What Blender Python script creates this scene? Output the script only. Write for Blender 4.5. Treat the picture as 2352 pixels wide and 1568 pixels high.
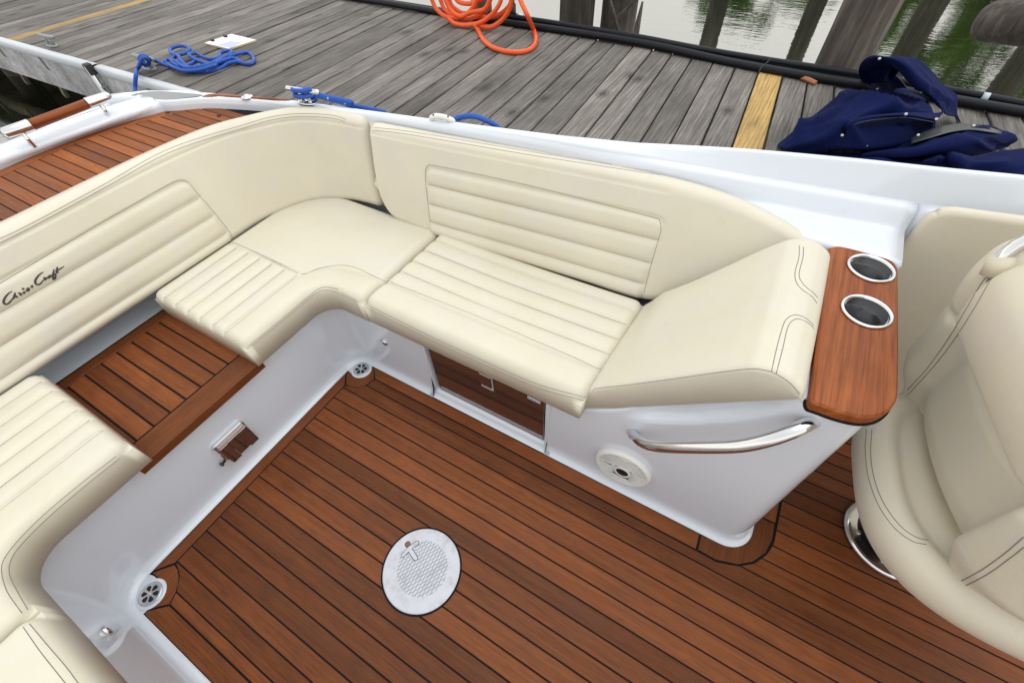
import bpy, bmesh, math, random
import numpy as np
from math import sin, cos, pi, radians, sqrt, hypot
from mathutils import Vector, Matrix
from mathutils.bvhtree import BVHTree

random.seed(7); rng = np.random.default_rng(7)
scene = bpy.context.scene
for o in list(bpy.data.objects): bpy.data.objects.remove(o)
COL = scene.collection

# ------------------------------------------------------------------ camera
PL = 0.056                                   # plank pitch of the cockpit floor (m)
FPX, CX, CY = 999.2, 1176.0, 784.0           # focal length and centre on a 2352 px wide frame
YAW, PIT, ROL = 2.1412, 0.8845, 0.0603
CH = 27.509*PL
_fw = np.array([cos(PIT)*cos(YAW), cos(PIT)*sin(YAW), -sin(PIT)])
_r = np.cross(_fw, [0, 0, 1]); _r /= np.linalg.norm(_r); _d = np.cross(_fw, _r)
RM = np.array([cos(ROL)*_r+sin(ROL)*_d, -sin(ROL)*_r+cos(ROL)*_d, _fw])
CAMP = np.array([0., 0., CH])
cam = bpy.data.cameras.new('camera'); camo = bpy.data.objects.new('camera', cam); COL.objects.link(camo)
cam.sensor_width = 36; cam.lens = FPX/2352*36; cam.clip_start = .02; cam.clip_end = 2000
m = Matrix([[*RM[0]], [*(-RM[1])], [*(-RM[2])]]).transposed().to_4x4(); m.translation = Vector(CAMP)
camo.matrix_world = m; scene.camera = camo

# ------------------------------------------------------------------ sky, sun, exposure
SUN_EL, SUN_AZ = radians(77), radians(35)   # azimuth measured from +Y clockwise (sky node convention)
w = bpy.data.worlds.new('World'); scene.world = w; w.use_nodes = True
nt = w.node_tree; nt.nodes.clear()
sky = nt.nodes.new('ShaderNodeTexSky'); sky.sky_type = 'NISHITA'; sky.sun_disc = False
sky.sun_elevation = SUN_EL; sky.sun_rotation = SUN_AZ; sky.air_density = 4.5; sky.dust_density = 0.5; sky.ozone_density = 1.0
hs = nt.nodes.new('ShaderNodeHueSaturation'); hs.inputs['Saturation'].default_value = .16
bg = nt.nodes.new('ShaderNodeBackground'); bg.inputs['Strength'].default_value = .15
wo = nt.nodes.new('ShaderNodeOutputWorld')
nt.links.new(sky.outputs[0], hs.inputs['Color']); nt.links.new(hs.outputs[0], bg.inputs[0]); nt.links.new(bg.outputs[0], wo.inputs[0])
sun = bpy.data.lights.new('sun', 'SUN'); sun.energy = .5; sun.angle = radians(70); sun.color = (1, .985, .96)
suno = bpy.data.objects.new('sun', sun); COL.objects.link(suno)
sdir = Vector((sin(SUN_AZ)*cos(SUN_EL), cos(SUN_AZ)*cos(SUN_EL), sin(SUN_EL)))
suno.rotation_euler = sdir.to_track_quat('Z', 'Y').to_euler()
vs = scene.view_settings; vs.view_transform = 'Standard'; vs.look = 'None'; vs.gamma = 1; vs.exposure = .52; vs.use_curve_mapping = False

# ------------------------------------------------------------------ helpers
def ray(p): return np.array([(p[0]-CX)/FPX, (p[1]-CY)/FPX, 1.]) @ RM
def at(x, y, X=None, Y=None, Z=None):
    """point of the place seen at (x, y) of the 2352 px frame, lying on the plane X=, Y= or Z="""
    v = ray((x, y))
    t = X/v[0] if X is not None else Y/v[1] if Y is not None else (Z-CH)/v[2]
    return CAMP+v*t
def cr(pts, n, closed=False):
    """Catmull-Rom through pts, n samples at even chord length"""
    P = np.array(pts, float)
    if len(P) == 2 and not closed:
        t = np.linspace(0, 1, n)[:, None]; return P[0]*(1-t)+P[1]*t
    if closed: Q = np.vstack([P[-1], P, P[0], P[1]])
    else: Q = np.vstack([2*P[0]-P[1], P, 2*P[-1]-P[-2]])
    out = []
    for i in range(1, len(Q)-2):
        a, b, c, d = Q[i-1:i+3]; t = np.linspace(0, 1, 24, endpoint=False)[:, None]
        out.append(.5*(2*b+(c-a)*t+(2*a-5*b+4*c-d)*t*t+(3*b-a-3*c+d)*t**3))
    out = np.vstack(out+[Q[-2][None]])
    L = np.r_[0, np.cumsum(np.linalg.norm(np.diff(out, axis=0), axis=1))]
    s = np.linspace(0, L[-1], n+1 if closed else n)
    r = np.stack([np.interp(s, L, out[:, k]) for k in range(out.shape[1])], 1)
    return r[:-1] if closed else r
def resample(P, n):
    P = np.array(P, float); L = np.r_[0, np.cumsum(np.linalg.norm(np.diff(P, axis=0), axis=1))]
    s = np.linspace(0, L[-1], n); return np.stack([np.interp(s, L, P[:, k]) for k in range(P.shape[1])], 1)

def obj(name, V, F, mat, parent=None, smooth=False, label=None, cat=None, group=None, kind=None):
    me = bpy.data.meshes.new(name); me.from_pydata([tuple(map(float, v)) for v in V], [], [tuple(map(int, f)) for f in F]); me.update()
    if smooth: me.shade_smooth()
    o = bpy.data.objects.new(name, me); COL.objects.link(o)
    if mat: me.materials.append(mat)
    if parent is not None:
        o.parent = parent; o.matrix_parent_inverse = Matrix.Translation(-parent.location)
    tag(o, label, cat, group, kind); return o
def tag(o, label=None, cat=None, group=None, kind=None):
    for k, v in (('label', label), ('category', cat), ('group', group), ('kind', kind)):
        if v: o[k] = v
    return o
def thing(name, loc, label, cat, group=None):
    o = bpy.data.objects.new(name, None); COL.objects.link(o); o.location = Vector(loc); o.empty_display_size = .1
    return tag(o, label, cat, group)
class MB:
    """collects verts and faces of one mesh"""
    def __init__(s): s.v = []; s.f = []
    def add(s, V, F):
        k = len(s.v); s.v += [tuple(x) for x in V]; s.f += [tuple(i+k for i in f) for f in F]; return s
    def build(s, name, mat, parent=None, smooth=False, **kw): return obj(name, s.v, s.f, mat, parent, smooth, **kw)
def prism(poly, z0, z1, bev=.0012):
    """flat piece with outline poly (xy list, counter-clockwise), top edge eased"""
    P = np.array(poly, float)[:, :2]
    if np.sum(P[:, 0]*np.roll(P[:, 1], -1)-np.roll(P[:, 0], -1)*P[:, 1]) < 0: P = P[::-1]
    n = len(P); e = np.roll(P, -1, 0)-P; e /= np.linalg.norm(e, axis=1)[:, None]+1e-12; nn = np.stack([-e[:, 1], e[:, 0]], 1)
    a = nn+np.roll(nn, 1, 0); a /= (np.sum(a*a, 1)/2)[:, None]+1e-9
    I = P+a*bev
    V = [(*p, z0) for p in P]+[(*p, z1-bev) for p in P]+[(*p, z1) for p in I]
    F = [tuple(range(n))[::-1], tuple(range(2*n, 3*n))]
    for r in (0, n):
        F += [(r+i, r+(i+1) % n, r+n+(i+1) % n, r+n+i) for i in range(n)]
    return V, F
def box(c, s, R=None, bev=0):
    c = np.array(c, float); h = np.array(s, float)/2
    if bev:
        V = []; F = []
        # chamfered box from a convex hull of 24 points
        pts = []
        for sx in (-1, 1):
            for sy in (-1, 1):
                for sz in (-1, 1):
                    S = np.array([sx, sy, sz])
                    for k in range(3):
                        q = h-bev; q[k] = h[k]; pts.append(S*q)
        bm = bmesh.new(); vs_ = [bm.verts.new(p) for p in pts]; bmesh.ops.convex_hull(bm, input=vs_)
        bm.verts.index_update(); V = [np.array(v.co) for v in bm.verts]; F = [tuple(v.index for v in f.verts) for f in bm.faces]; bm.free()
    else:
        V = [np.array([a, b, d])*h for a in (-1, 1) for b in (-1, 1) for d in (-1, 1)]
        F = [(0, 1, 3, 2), (4, 6, 7, 5), (0, 4, 5, 1), (2, 3, 7, 6), (0, 2, 6, 4), (1, 5, 7, 3)]
    V = [c+(np.array(R) @ v if R is not None else v) for v in V]
    return V, F
def frames(P, closed=False):
    P = np.array(P, float); T = np.roll(P, -1, 0)-np.roll(P, 1, 0)
    if not closed: T[0] = P[1]-P[0]; T[-1] = P[-1]-P[-2]
    T /= np.linalg.norm(T, axis=1)[:, None]+1e-12
    u = np.cross(T[0], [0, 0, 1]) if abs(T[0][2]) < .9 else np.cross(T[0], [1, 0, 0])
    A = []
    for t in T:
        u = u-t*np.dot(u, t); u /= np.linalg.norm(u)+1e-12; A.append(u)
    A = np.array(A); return T, A, np.cross(T, A)
def tube(P, r, n=8, closed=False, cap=True, squash=1.0):
    P = np.array(P, float); T, A, B = frames(P, closed); m = len(P); rr = np.broadcast_to(r, (m,)); V = []
    for i in range(m):
        for k in range(n):
            a = 2*pi*k/n; V.append(P[i]+rr[i]*(A[i]*cos(a)+B[i]*sin(a)*squash))
    F = []
    for i in range(m if closed else m-1):
        j = (i+1) % m
        for k in range(n):
            F.append((i*n+k, i*n+(k+1) % n, j*n+(k+1) % n, j*n+k))
    if not closed and cap: F += [tuple(range(n))[::-1], tuple(range((m-1)*n, m*n))]
    return V, F
def lathe(prof, c, n=32, ax=None, up=None):
    """prof: (radius, height) list, axis through c along up"""
    up = np.array(up if up is not None else [0, 0, 1], float); up /= np.linalg.norm(up)
    a = np.cross(up, [1, 0, 0]) if abs(up[0]) < .9 else np.cross(up, [0, 1, 0]); a /= np.linalg.norm(a); b = np.cross(up, a)
    V = [np.array(c)+r*(a*cos(2*pi*k/n)+b*sin(2*pi*k/n))+up*h for r, h in prof for k in range(n)]
    F = [(i*n+k, i*n+(k+1) % n, (i+1)*n+(k+1) % n, (i+1)*n+k) for i in range(len(prof)-1) for k in range(n)]
    if prof[0][0] > 1e-6: F.append(tuple(range(n))[::-1])
    if prof[-1][0] > 1e-6: F.append(tuple(range((len(prof)-1)*n, len(prof)*n)))
    return V, F
def gridfaces(nu, nv, k=0, closed_u=False):
    F = []
    for i in range(nu if closed_u else nu-1):
        j = (i+1) % nu
        for q in range(nv-1): F.append((k+i*nv+q, k+j*nv+q, k+j*nv+q+1, k+i*nv+q+1))
    return F
def loft(curves, nu, nv, closed_u=False, curve_spline=True):
    """smooth sheet through curves (each a list of points); returns grid (nu, nv, 3)"""
    C = [cr(c, nu, closed_u) if curve_spline else resample(c, nu) for c in curves]
    C = np.array(C)                                         # (nc, nu, 3)
    G = np.zeros((nu, nv, 3))
    for i in range(nu):
        G[i] = cr(C[:, i], nv)
    return G
def thicken(G, t):
    """closed slab from a grid (nu, nv, 3): second skin t behind the first along the normals"""
    nu, nv = G.shape[:2]
    du = np.gradient(G, axis=0); dv = np.gradient(G, axis=1); N = np.cross(du, dv); N /= np.linalg.norm(N, axis=2)[..., None]+1e-12
    B = G-N*t; V = [*G.reshape(-1, 3), *B.reshape(-1, 3)]; k = nu*nv
    F = gridfaces(nu, nv)+[f[::-1] for f in gridfaces(nu, nv, k)]
    for i in range(nu-1):
        F.append((i*nv, k+i*nv, k+(i+1)*nv, (i+1)*nv)); F.append((i*nv+nv-1, (i+1)*nv+nv-1, k+(i+1)*nv+nv-1, k+i*nv+nv-1))
    for q in range(nv-1):
        F.append((q, q+1, k+q+1, k+q)); F.append(((nu-1)*nv+q, k+(nu-1)*nv+q, k+(nu-1)*nv+q+1, (nu-1)*nv+q+1))
    return V, F
def edge_samples(L, r, n):
    """parameters 0..1 over a length L, dense within r of both ends"""
    a = r*(1-np.cos(np.linspace(0, pi/2, 8)))/L
    mid = np.linspace(a[-1], 1-a[-1], max(3, n))
    return np.unique(np.r_[a, mid, 1-a])
def pad(F, N, T, r, nu=60, nv=50, bulge=None, redges=(1, 1, 1, 1), Lu=1., Lv=.4):
    """upholstered pad. F(u,v): face before rounding, N(u,v): outward normal, T: thickness, r: edge radius
       redges: radius factors for u=0,u=1,v=0,v=1.  bulge(P,su,sv) -> extra height"""
    us = edge_samples(Lu, r, nu); vs_ = edge_samples(Lv, r, nv)
    U, W = np.meshgrid(us, vs_, indexing='ij'); P = F(U, W); NN = N(U, W)
    TT = T(U, W) if callable(T) else np.full(U.shape, T)
    su = np.concatenate([np.zeros((1,)+P.shape[1:2]), np.cumsum(np.linalg.norm(np.diff(P, axis=0), axis=2), 0)], 0)
    sv = np.concatenate([np.zeros((P.shape[0], 1)), np.cumsum(np.linalg.norm(np.diff(P, axis=1), axis=2), 1)], 1)
    D = [su, su[-1:]-su, sv, sv[:, -1:]-sv]; e = []
    for d, k in zip(D, redges): e.append(np.clip(1-d/(r*k), 0, 1)*k if k > 0 else 0*d)
    h = np.sqrt(np.maximum(e[0], e[1])**2+np.maximum(e[2], e[3])**2); kk = max(redges)
    h = np.clip(h, 0, 1); drop = r*(1-np.sqrt(1-h*h))
    H = -drop
    if bulge is not None: H = H+bulge(P, su, sv)*(1-.75*h**3)
    top = P+NN*H[..., None]; base = P-NN*TT[..., None]
    nu_, nv_ = U.shape; V = list(top.reshape(-1, 3)); k = len(V); V += list(base.reshape(-1, 3))
    Fc = gridfaces(nu_, nv_)+[f[::-1] for f in gridfaces(nu_, nv_, k)]
    for i in range(nu_-1):
        Fc.append((i*nv_, k+i*nv_, k+(i+1)*nv_, (i+1)*nv_)); a = i*nv_+nv_-1; b = a+nv_; Fc.append((a, b, k+b, k+a))
    for q in range(nv_-1):
        Fc.append((q, q+1, k+q+1, k+q)); a = (nu_-1)*nv_+q; Fc.append((a, k+a, k+a+1, a+1))
    return V, Fc
def arch(x, seams, depth, p=3.2):
    """channel upholstery: 0 on the tops, -depth in the seams"""
    s = np.array(sorted(seams)); i = np.clip(np.searchsorted(s, x)-1, 0, len(s)-2)
    t = (x-s[i])/(s[i+1]-s[i]); t = np.clip(t, 0, 1); return -depth*np.abs(2*t-1)**p
def sstep(a, b, x): t = np.clip((x-a)/(b-a), 0, 1); return t*t*(3-2*t)
_bvh = {}
def bvh(o):
    if o.name not in _bvh:
        me = o.data; _bvh[o.name] = BVHTree.FromPolygons([v.co[:] for v in me.vertices], [p.vertices[:] for p in me.polygons])
    return _bvh[o.name]
def on(o, x, y):
    """surface point and normal of object o seen at frame point (x, y)"""
    d = Vector(ray((x, y))).normalized(); loc, nrm, _, _ = bvh(o).ray_cast(Vector(CAMP), d)
    if loc is None: return None
    if nrm.dot(d) > 0: nrm = -nrm
    return np.array(loc), np.array(nrm)
def trace(name, o, lines, r, mat, lift=.3, smooth=True, parent=None, n=5, step=7, **kw):
    """thread or seam lying on the surface of o along frame polylines"""
    par = parent if parent is not None else o; res = None
    def flush(run):
        return obj(name, *tube(run, r, n), mat, par, True, **kw) if len(run) > 2 else None
    for ln in lines:
        ln = np.array(ln, float); L = np.sum(np.linalg.norm(np.diff(ln, axis=0), axis=1))
        q = cr(ln, max(4, int(L/step))) if smooth else resample(ln, max(4, int(L/step)))
        run = []
        for p in q:
            h = on(o, *p)
            if h is None: flush(run); run = []; continue
            pt = h[0]+h[1]*r*lift
            if run and np.linalg.norm(pt-run[-1]) > .12: flush(run); run = []
            run.append(pt)
        res = flush(run)
    return res
# crop coordinates noted while studying the photograph -> 2352 px frame
def crop(ox, oy, sc): return lambda x, y: ((ox+x/sc)*.583333, (oy+y/sc)*.583333)

# ------------------------------------------------------------------ materials
def mat(name, base, rough=.5, metal=0, **kw):
    m = bpy.data.materials.new(name); m.use_nodes = True; t = m.node_tree; b = t.nodes['Principled BSDF']
    b.inputs['Base Color'].default_value = (*base, 1); b.inputs['Roughness'].default_value = rough; b.inputs['Metallic'].default_value = metal
    for k, v in kw.items(): b.inputs[k.replace('_', ' ')].default_value = v
    return m, t, b
def nd(t, typ, **kw):
    n = t.nodes.new('ShaderNode'+typ)
    for k, v in kw.items():
        if k in n.inputs.keys(): n.inputs[k].default_value = v
        else: setattr(n, k, v)
    return n
def coords(t, scale=(1, 1, 1), rot=(0, 0, 0), rnd=True, amp=40.):
    c = nd(t, 'TexCoord'); mp = nd(t, 'Mapping'); mp.inputs['Scale'].default_value = scale; mp.inputs['Rotation'].default_value = rot
    if rnd:
        oi = nd(t, 'ObjectInfo'); mu = nd(t, 'Math', operation='MULTIPLY'); mu.inputs[1].default_value = amp; t.links.new(oi.outputs['Random'], mu.inputs[0])
        ad = nd(t, 'VectorMath', operation='ADD'); t.links.new(c.outputs['Object'], ad.inputs[0]); t.links.new(mu.outputs[0], ad.inputs[1]); t.links.new(ad.outputs[0], mp.inputs[0])
    else: t.links.new(c.outputs['Object'], mp.inputs[0])
    return mp.outputs[0]
def noise(t, vec, sc, det=4, rough=.55, dist=0):
    n = nd(t, 'TexNoise'); n.inputs['Scale'].default_value = sc; n.inputs['Detail'].default_value = det; n.inputs['Roughness'].default_value = rough; n.inputs['Distortion'].default_value = dist
    t.links.new(vec, n.inputs['Vector']); return n.outputs['Fac']
def ramp(t, fac, stops):
    n = nd(t, 'ValToRGB'); e = n.color_ramp.elements
    while len(e) < len(stops): e.new(.5)
    for q, (p, c) in zip(e, stops): q.position = p; q.color = (*c, 1) if len(c) == 3 else c
    t.links.new(fac, n.inputs[0]); return n.outputs[0]
def mixc(t, fac, a, b, mode='MIX'):
    n = nd(t, 'Mix', data_type='RGBA', blend_type=mode)
    if isinstance(fac, float): n.inputs[0].default_value = fac
    else: t.links.new(fac, n.inputs[0])
    for s, i in ((a, 6), (b, 7)):
        if isinstance(s, tuple): n.inputs[i].default_value = (*s, 1)
        else: t.links.new(s, n.inputs[i])
    return n.outputs[2]
def bump(t, b, h, strength=.2, dist=.001):
    n = nd(t, 'Bump'); n.inputs['Strength'].default_value = strength; n.inputs['Distance'].default_value = dist
    t.links.new(h, n.inputs['Height']); t.links.new(n.outputs[0], b.inputs['Normal'])
def g3(v): return (v, v, v)
def hsv_rand(t, col, lo, hi, sat=None):
    oi = nd(t, 'ObjectInfo'); mr = nd(t, 'MapRange'); mr.inputs[3].default_value = lo; mr.inputs[4].default_value = hi; t.links.new(oi.outputs['Random'], mr.inputs[0])
    h = nd(t, 'HueSaturation'); t.links.new(col, h.inputs['Color']); t.links.new(mr.outputs[0], h.inputs['Value']); return h.outputs[0]

def teak(name, axis, dark=1., gloss=.47):
    m, t, b = mat(name, (.2, .07, .03), gloss, Specular_IOR_Level=.2)
    sc = {'X': (1.2, 38, 38), 'Y': (38, 1.2, 38)}[axis]; v = coords(t, sc); v2 = coords(t, {'X': (16, 300, 300), 'Y': (300, 16, 300)}[axis]); v5 = coords(t, {'X': (4, 115, 115), 'Y': (115, 4, 115)}[axis]); v3 = coords(t, (9, 9, 9))
    n1 = noise(t, v, 1.3, 6, .62, .4); n2 = noise(t, v2, 1., 3); n3 = noise(t, v3, 1., 4, .6)
    c = ramp(t, n1, [(.2, (.144*dark, .0405*dark, .0115*dark)), (.5, (.182*dark, .0545*dark, .0156*dark)), (.8, (.228*dark, .074*dark, .0218*dark))])
    pores = ramp(t, n2, [(.36, g3(.72)), (.52, g3(1.))]); c = mixc(t, .8, c, pores, 'MULTIPLY'); c = mixc(t, .9, c, ramp(t, noise(t, v5, 1., 4, .6), [(.3, g3(.84)), (.5, g3(1.)), (.7, g3(1.10))]), 'MULTIPLY')
    blot = ramp(t, n3, [(.3, g3(.80)), (.65, g3(1.08))]); c = mixc(t, .8, c, blot, 'MULTIPLY')
    c = hsv_rand(t, c, .66, 1.30); t.links.new(c, b.inputs['Base Color'])
    rr = ramp(t, n3, [(.3, g3(gloss-.08)), (.7, g3(gloss+.14))]); t.links.new(rr, b.inputs['Roughness']); bump(t, b, n2, .12, .001); return m
M_TEAKX = teak('teak_lengthwise', 'X'); M_TEAKY = teak('teak_crosswise', 'Y')
M_DECKX = teak('teak_aft_deck', 'X', 1.5, .6); M_DECKY = teak('teak_deck_margin', 'Y', 1.45, .6)
def varnish():
    m, t, b = mat('varnished_teak', (.3, .09, .03), .45, Specular_IOR_Level=.22, Coat_Weight=.05, Coat_Roughness=.2)
    v = coords(t, (22, 1.1, 22), (0, 0, .12), False); v2 = coords(t, (200, 7, 200), (0, 0, .12), False); v3 = coords(t, (7, 7, 7), rnd=False)
    n1 = noise(t, v, 1.6, 7, .62, .6); n2 = noise(t, v2, 1., 4); n3 = noise(t, v3, 1.2, 4)
    c = ramp(t, n1, [(.28, (.15, .033, .008)), (.5, (.26, .066, .0155)), (.72, (.36, .11, .026))])
    c = mixc(t, .7, c, ramp(t, n2, [(.35, g3(.6)), (.55, g3(1.08))]), 'MULTIPLY'); c = mixc(t, .7, c, ramp(t, n3, [(.3, g3(.75)), (.65, g3(1.1))]), 'MULTIPLY')
    t.links.new(c, b.inputs['Base Color']); bump(t, b, n2, .06); return m
M_VARN = varnish()
M_CAULK = mat('black_caulk', (.010, .009, .010), .8, Specular_IOR_Level=.12)[0]
def vinyl(name, col):
    m, t, b = mat(name, col, .46, Specular_IOR_Level=.4)
    v = coords(t, (1, 1, 1), rnd=False); n1 = noise(t, v, 3.2, 5, .6); n2 = noise(t, v, 520, 2); n3 = noise(t, v, 26, 6, .7); n4 = noise(t, v, 11, 4, .6)
    c = mixc(t, ramp(t, n1, [(.3, g3(0)), (.75, g3(1))]), tuple(x*.94 for x in col), (col[0]*1.03, col[1]*1.035, col[2]*1.07))
    n5 = noise(t, v, 7, 5, .62); c = mixc(t, ramp(t, n5, [(.48, g3(0)), (.72, g3(.8))]), c, (col[0]*.96, col[1]*.965, col[2]*1.10)); c = mixc(t, ramp(t, n3, [(.58, g3(0)), (.82, g3(.30))]), c, tuple(x*.74 for x in col))
    t.links.new(c, b.inputs['Base Color'])
    t.links.new(ramp(t, n4, [(.3, g3(.38)), (.7, g3(.56))]), b.inputs['Roughness'])
    h = mixc(t, .35, n2, mixc(t, .5, n4, noise(t, v, 55, 4, .6))); bump(t, b, h, .30, .0035); return m
M_CREAM = vinyl('cream_vinyl', (.68, .63, .502)); M_CREAM2 = vinyl('helm_vinyl', (.68, .62, .485))
M_THREAD = mat('grey_brown_thread', (.22, .19, .17), .8)[0]; M_WELT = mat('cream_piping', (.75, .69, .56), .4)[0]
M_SEAM = mat('taupe_seam', (.36, .32, .27), .8)[0]
M_LOGO = mat('dark_embroidery', (.062, .05, .06), .75)[0]
def gel():
    m, t, b = mat('white_gelcoat', (.76, .77, .80), .2, Coat_Weight=.8, Coat_Roughness=.05)
    v = coords(t, (1, 1, 1), rnd=False); n1 = noise(t, v, 2.5, 4); n2 = noise(t, v, 40, 5, .7)
    c = mixc(t, n1, (.665, .705, .785), (.705, .745, .815)); n6 = noise(t, coords(t, (1, 1, 1), rnd=False), 18, 6, .7); c = mixc(t, ramp(t, n6, [(.60, g3(0)), (.80, g3(.22))]), c, (.50, .49, .47)); t.links.new(c, b.inputs['Base Color'])
    t.links.new(ramp(t, n1, [(.3, g3(.14)), (.7, g3(.22))]), b.inputs['Roughness']); return m
M_GEL = gel()
def chrome(name='chrome', col=(.72, .72, .74), rough=.07):
    m, t, b = mat(name, col, rough, 1.0); v = coords(t, (1, 1, 1), rnd=False); n = noise(t, v, 60, 4); t.links.new(ramp(t, n, [(.3, g3(rough)), (.75, g3(rough+.1))]), b.inputs['Roughness']); return m
M_CHROME = chrome(); M_STEEL = chrome('brushed_steel', (.55, .55, .56), .28)
def plate():
    m, t, b = mat('worn_aluminium', (.72, .72, .75), .4, .25); v = coords(t, (1, 1, 1), rnd=False)
    n = noise(t, v, 30, 6, .7); n2 = noise(t, v, 9, 3); c = mixc(t, ramp(t, n, [(.5, g3(0)), (.75, g3(.7))]), (.50, .51, .56), (.36, .335, .32)); c = mixc(t, ramp(t, n2, [(.5, g3(0)), (.8, g3(.5))]), c, (.50, .45, .41)); t.links.new(c, b.inputs['Base Color'])
    t.links.new(ramp(t, n, [(.3, g3(.3)), (.7, g3(.55))]), b.inputs['Roughness']); return m
M_PLATE = plate(); M_PLATED = mat('aluminium_line', (.38, .38, .42), .5, .3)[0]
M_BLACK = mat('black_rubber', (.012, .012, .013), .45)[0]; M_HOLE = mat('dark_hole', (.008, .008, .009), .7)[0]
M_WPLAS = mat('white_plastic', (.76, .755, .72), .38)[0]; M_MESH = mat('grey_speaker_mesh', (.30, .30, .30), .6)[0]
M_FRIDGE = mat('dark_mirror_panel', (.36, .29, .26), .09, .95)[0]
M_BADGE = mat('badge_white', (.75, .76, .8), .3)[0]; M_BLUEINK = mat('badge_blue', (.015, .03, .28), .4)[0]
M_CUP = mat('black_cup_liner', (.014, .015, .018), .25, .5)[0]
M_SMOKE = mat('grey_vent_panel', (.20, .21, .225), .25)[0]
def dockwood(name, tones, ang, knots=True):
    m, t, b = mat(name, (.3, .28, .26), .78)
    R = (0, 0, ang); v = coords(t, (62, 1.6, 62), R); v2 = coords(t, (250, 6, 250), R); v3 = coords(t, (3.2, 1.6, 3.2), R); v4 = coords(t, (5.5, 3.2, 5.5), R)
    wv = nd(t, 'TexWave', wave_type='BANDS', bands_direction='X'); vw = coords(t, (8.5, .55, 8.5), R); t.links.new(vw, wv.inputs['Vector']); wv.inputs['Scale'].default_value = 1.7; wv.inputs['Distortion'].default_value = 9.; wv.inputs['Detail'].default_value = 3; wv.inputs['Detail Scale'].default_value = .9
    n1 = noise(t, v, 1.2, 6, .65, .6); n2 = noise(t, v2, 1., 4, .6); n3 = noise(t, v3, 1., 5, .6)
    c = ramp(t, n1, [(.25, tones[0]), (.5, tones[1]), (.78, tones[2])])
    c = mixc(t, .55, c, ramp(t, wv.outputs['Fac'], [(.0, g3(.62)), (.35, g3(.95)), (1., g3(1.08))]), 'MULTIPLY')
    c = mixc(t, .8, c, ramp(t, n2, [(.33, g3(.52)), (.55, g3(1.05))]), 'MULTIPLY')
    c = mixc(t, .9, c, ramp(t, n3, [(.32, g3(.50)), (.62, g3(1.12))]), 'MULTIPLY')
    vo = nd(t, 'TexVoronoi', feature='F1', voronoi_dimensions='2D'); t.links.new(v4, vo.inputs['Vector']); vo.inputs['Scale'].default_value = .36
    c = mixc(t, ramp(t, vo.outputs['Distance'], [(.03, g3(.85)), (.05, g3(.3)), (.06, g3(.55)), (.085, g3(.12)), (.12, g3(0))]), c, tuple(x*.36 for x in tones[0]))
    c = hsv_rand(t, c, .72, 1.28); t.links.new(c, b.inputs['Base Color'])
    h = mixc(t, .5, n2, wv.outputs['Fac']); bump(t, b, h, .5, .003); return m
GREYS = [(.085, .073, .063), (.172, .153, .137), (.32, .292, .266)]
M_DOCK = dockwood('weathered_dock_wood', GREYS, radians(-3.6))
M_NEWWOOD = dockwood('new_yellow_pine', [(.36, .21, .06), (.52, .33, .11), (.62, .42, .17)], radians(-3.6))
M_BEAM = dockwood('weathered_fascia', [(.20, .20, .205), (.36, .36, .37), (.50, .50, .52)], radians(90))
M_UNDER = dockwood('brown_under_timber', [(.07, .06, .04), (.15, .125, .08), (.24, .2, .13)], radians(90))
def pilem():
    m, t, b = mat('old_piling', (.2, .18, .16), .85); v = coords(t, (14, 14, 1.1)); n1 = noise(t, v, 1.5, 6, .65, .5); v2 = coords(t, (3, 3, 2)); n2 = noise(t, v2, 1, 5)
    c = ramp(t, n1, [(.25, (.032, .027, .022)), (.5, (.088, .073, .060)), (.78, (.20, .175, .155))]); c = mixc(t, .9, c, ramp(t, n2, [(.35, g3(.45)), (.62, g3(1.1))]), 'MULTIPLY'); t.links.new(c, b.inputs['Base Color']); bump(t, b, n1, .6, .01); return m
M_PILE = pilem()
def rope(name, col, fleck):
    m, t, b = mat(name, col, .6); v = coords(t, (1, 1, 1), rnd=False); n = noise(t, v, 190, 2); n2 = noise(t, v, 75, 2)
    c = mixc(t, ramp(t, n2, [(.70, g3(0)), (.73, g3(1))]), col, fleck); c = mixc(t, .5, c, ramp(t, n, [(.35, g3(.6)), (.6, g3(1.15))]), 'MULTIPLY'); t.links.new(c, b.inputs['Base Color']); bump(t, b, n, .6, .002); return m
M_ROPE = rope('blue_dock_line', (.012, .085, .42), (.6, .68, .75)); M_HOSE = mat('orange_hose', (.83, .105, .016), .42)[0]
M_PIPE = mat('black_poly_pipe', (.008, .010, .014), .45, Specular_IOR_Level=.25)[0]
def canvasm():
    m, t, b = mat('navy_canvas', (.004, .007, .04), .9, Specular_IOR_Level=.12); v = coords(t, (1, 1, 1), rnd=False); n = noise(t, v, 900, 1); n2 = noise(t, v, 6, 4)
    c = mixc(t, n2, (.0035, .007, .045), (.006, .012, .075)); t.links.new(c, b.inputs['Base Color']); bump(t, b, n, .3, .001); return m
M_NAVY = canvasm(); M_NAVYIN = mat('canvas_binding', (.012, .016, .05), .6)[0]; M_GVINYL = mat('olive_vinyl_strip', (.055, .066, .062), .35)[0]; M_SNAP = mat('nickel_snap', (.5, .49, .46), .35, .8)[0]
M_GALV = mat('galvanised_iron', (.30, .32, .31), .6, .35)[0]; M_IRON = mat('dark_iron', (.05, .045, .045), .5, .5)[0]
M_RUB = mat('grey_white_rub_strip', (.55, .58, .62), .45)[0]
M_PAPER = mat('white_paper', (.85, .86, .9), .6)[0]; M_INK = mat('pale_blue_print', (.47, .52, .74), .6)[0]; M_BOARD = mat('tan_board', (.56, .47, .25), .6)[0]; M_STICK = mat('orange_brown_stick', (.42, .17, .07), .7)[0]
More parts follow.
